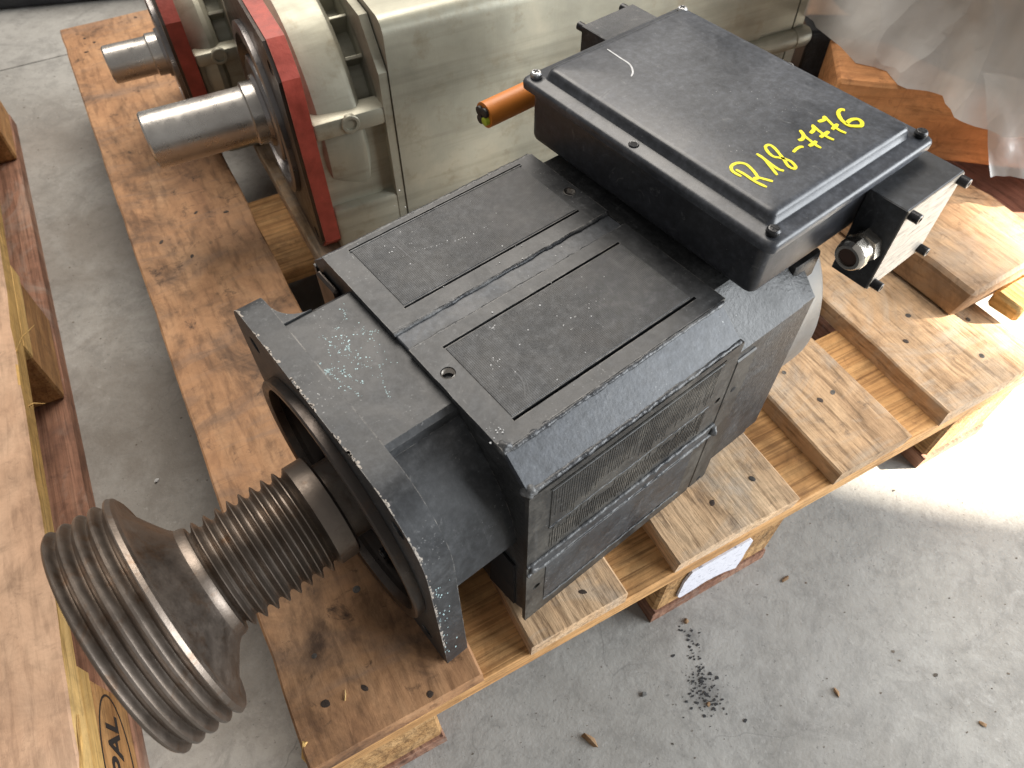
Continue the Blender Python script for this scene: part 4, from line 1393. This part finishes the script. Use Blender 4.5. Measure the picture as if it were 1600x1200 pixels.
def lump(sx, sy, z0, z1, seed, amp, nu=64, nv=28, pw=0.55):
    bm = bmesh.new()
    rings = []
    for j in range(nv + 1):
        ph = (j / nv) * math.pi / 2
        cz_ = math.sin(ph) ** pw
        rr = math.cos(ph) ** pw if j < nv else 0.0
        ring = []
        for i in range(nu):
            th = 2 * math.pi * i / nu
            c1 = math.copysign(abs(math.cos(th)) ** 0.62, math.cos(th))
            s1 = math.copysign(abs(math.sin(th)) ** 0.62, math.sin(th))
            p = Vector((sx * rr * c1, sy * rr * s1, z0 + (z1 - z0) * cz_))
            n3 = noise.noise(p * 7 + Vector((seed, 0, 0)))
            fold = abs(noise.noise(Vector((p.x * 13 + p.z * 4, p.y * 13 - p.z * 3, p.z * 2.5 + seed))))
            fold = min(fold, abs(noise.noise(Vector((p.x * 24 - p.z * 7, p.y * 24 + p.z * 5, p.z * 4 + seed * 2)))) + 0.12)
            out = Vector((p.x, p.y, 0)).normalized() if rr > 0.02 else Vector((0, 0, 1))
            p += out * (n3 * amp + (0.30 - fold) * amp * 1.1) + Vector((0, 0, max(0, p.z - z0 - .03) * n3 * amp * 3))
            if j == 0:
                p.z = z0
                p += out * amp * 1.2 * abs(noise.noise(Vector((p.x * 20, p.y * 20, seed))))
            ring.append(bm.verts.new(p))
        rings.append(ring)
    for A, B in zip(rings, rings[1:]):
        for i in range(nu):
            bm.faces.new((A[i], A[(i + 1) % nu], B[(i + 1) % nu], B[i]))
    bm.faces.new(rings[-1])
    return bm


make('film', lump(0.325, 0.285, -0.001, 0.30, 3.0, 0.030, 220, 70), M['film'], wrap, ang=80)
bm = lump(0.27, 0.235, 0.0, 0.25, 9.0, 0.016, 48, 18)
bm.faces.new([v_ for v_ in bm.verts][:48])
make('goods', bm, plain('wrapped_goods', (0.17, 0.15, 0.13), 0.7, 0, 0.5, 9, 0.2), wrap, ang=60)
# loose skirt of film hanging down in front
bm = bmesh.new()
rows = []
for j in range(11):
    row = []
    for i in range(33):
        u, w = i / 32, j / 10
        a = Vector((0.895 - 1.17, 0.262 - 0.40, 0.018)).lerp(Vector((1.08 - 1.17, 0.10 - 0.40, 0.018)), u)
        b = Vector((0.868 - 1.17, 0.182 - 0.40, -0.070)).lerp(Vector((1.06 - 1.17, 0.055 - 0.40, -0.078)), u)
        p = a.lerp(b, w)
        p += Vector((-.6, -.8, .25)) * (0.012 * noise.noise(Vector((u * 9, w * 2.0, 4))) + 0.005 * noise.noise(Vector((u * 26, w * 5, 1))))
        p.z += 0.02 * (1 - (2 * u - .6) ** 2) * w * (1 - u)
        row.append(bm.verts.new(p))
    rows.append(row)
for A, B in zip(rows, rows[1:]):
    for i in range(32):
        bm.faces.new((A[i], A[i + 1], B[i + 1], B[i]))
make('film_skirt', bm, M['film'], wrap, ang=80)

# brown crate the timbers and bundle lean on, a black bracket on it, the dark machine base far left
crate = empty('crate', (0.905, 0.425, FZ + 0.0005), 0.0)
tag(crate, 'low brown wooden crate behind the pallet under timbers and wrapped bundle', 'crate')
for k in range(4):
    bm = bmesh.new()
    add_box(bm, 0.0, 0.62, 0.002 + 0.145 * k, 0.143 + 0.145 * k, 0.120, 0.142, 0.0015, 1)
    make('plank', bm, M['crate'], crate)
bm = bmesh.new()
add_box(bm, 0.012, 0.608, 0.012, 0.565, 0.0, 0.1195, 0.002, 1)
make('crate_body', bm, M['crate'], crate)
fr = empty('steel_bracket', (0.925, 0.525, FZ + 0.1430), R(-30))
tag(fr, 'black steel bracket on the crate beside the wrapped bundle', 'bracket')
for nm, bb in (('web', (0, 0.24, 0, 0.05, 0, 0.075)), ('foot', (0.0, 0.24, 0.0505, 0.15, 0, 0.02)), ('stiffener', (0.09, 0.105, -0.03, -0.0005, 0, 0.07))):
    bm = bmesh.new()
    add_box(bm, *bb, 0.003, 1)
    make(nm, bm, M['block_black'], fr)
mb = empty('machine_base', (-0.085, 1.655, FZ + 0.0005), R(-17))
tag(mb, 'low black machine base on the floor at the far left corner', 'machine base')
for nm, bb in (('plinth', (-1.2, 0.9, 0, 0.5, 0, 0.07)), ('bed', (-1.19, 0.89, 0.02, 0.48, 0.0702, 0.16))):
    bm = bmesh.new()
    add_box(bm, *bb, 0.01, 2)
    make(nm, bm, M['box'], mb)

# ------------------------------------------------------------------ debris on the floor
def chip(name, x, y, l, w, h, rz, mat, label, cat, group=None, seed=0):
    bm = bmesh.new()
    bmesh.ops.create_icosphere(bm, subdivisions=1, radius=0.5)
    for v_ in bm.verts:
        n3 = noise.noise_vector(v_.co * 2.4 + Vector((seed * 3.1, 0, 0)))
        v_.co += n3 * 0.34
        v_.co = Vector((v_.co.x * l * .85, v_.co.y * w * .75, max(-0.32, v_.co.z) * h * .7))
    zmin = min(v_.co.z for v_ in bm.verts)
    o = make(name, bm, mat, None, ang=8, loc=(x, y, FZ - zmin))
    o.rotation_euler = (0, 0, rz)
    return tag(o, label, cat, group)


G = 'small wood chips on the concrete'
chip('wood_chip', 0.216, -0.0638, 0.020, 0.009, 0.009, R(112), M['chip'], 'largest brown wood chip on the concrete near the bottom edge', 'wood chip', G, 1)
chip('wood_chip', 0.3596, -0.0165, 0.008, 0.006, 0.006, R(30), M['chip'], 'orange wood chip by the pallet foot above the black oil flakes', 'wood chip', G, 2)
chip('wood_chip', 0.478, -0.0303, 0.011, 0.005, 0.004, R(10), M['chip'], 'pale wood chip on the concrete right of the torn paper label', 'wood chip', G, 3)
chip('wood_chip', 0.4446, -0.1411, 0.010, 0.006, 0.005, R(80), M['chip'], 'brown curled wood chip alone on open concrete at the lower right', 'wood chip', G, 4)
chip('wood_chip', 0.5444, -0.2270, 0.010, 0.006, 0.004, R(120), M['chip'], 'brown wood chip nearest the bottom right corner of the concrete', 'wood chip', G, 5)
chip('wood_chip', 0.3310, -0.0905, 0.006, 0.005, 0.004, R(50), M['chip'], 'tiny orange wood chip lying in the black oil flakes', 'wood chip', G, 6)
chip('pebble', 0.2816, -0.0537, 0.008, 0.006, 0.005, R(10), M['grey_cover'], 'small grey pebble on the concrete left of the black oil flakes', 'pebble', None, 7)
chip('pebble', -0.0755, 0.405, 0.008, 0.006, 0.005, R(60), M['fleck_white'], 'small white pebble on the floor between the two pallets', 'pebble', None, 8)

rnd = random.Random(11)
bm = bmesh.new()


def grit(x, y, s):
    k = rnd.randint(4, 6)
    a0 = rnd.random() * 6
    st_ = rnd.uniform(0.5, 1.0)
    top = [bm.verts.new((x + s * rnd.uniform(.5, 1.2) * math.cos(a0 + 6.283 * i / k), y + st_ * s * rnd.uniform(.5, 1.2) * math.sin(a0 + 6.283 * i / k), FZ + 0.0002 + 0.15 * s)) for i in range(k)]
    bot = [bm.verts.new((v_.co.x, v_.co.y, FZ - 0.0002)) for v_ in top]
    bm.faces.new(top)
    for i in range(k):
        bm.faces.new((top[i], top[(i + 1) % k], bot[(i + 1) % k], bot[i]))


for _ in range(110):
    grit(0.3344 + rnd.gauss(0, 0.009) * (1.2), -0.0791 + rnd.gauss(0, 0.012), abs(rnd.gauss(0.0009, 0.0007)) + 0.0003)
for _ in range(70):
    f_ = rnd.random()
    grit(0.3344 + 0.0217 * f_ + rnd.gauss(0, 0.004), -0.0791 + 0.0543 * f_ + rnd.gauss(0, 0.005), abs(rnd.gauss(0.0007, 0.0005)) + 0.0003)
tag(make('oil_flakes', bm, M['flakes'], None), 'scatter of black oily flakes on the concrete', 'flakes', kind='stuff')
bm = bmesh.new()
for _ in range(230):
    grit(rnd.uniform(0.1, 1.0), rnd.uniform(-0.32, 0.02), abs(rnd.gauss(0.0004, 0.0005)) + 0.00025)
for _ in range(110):
    grit(rnd.uniform(-0.14, 0.0), rnd.uniform(0.05, 1.4), abs(rnd.gauss(0.0005, 0.0006)) + 0.0003)
tag(make('floor_grit', bm, plain('grit_brown', (0.15, 0.125, 0.10), 0.9, 0, 0.6, 30), None), 'fine brown grit and wood crumbs over the concrete', 'grit', kind='stuff')
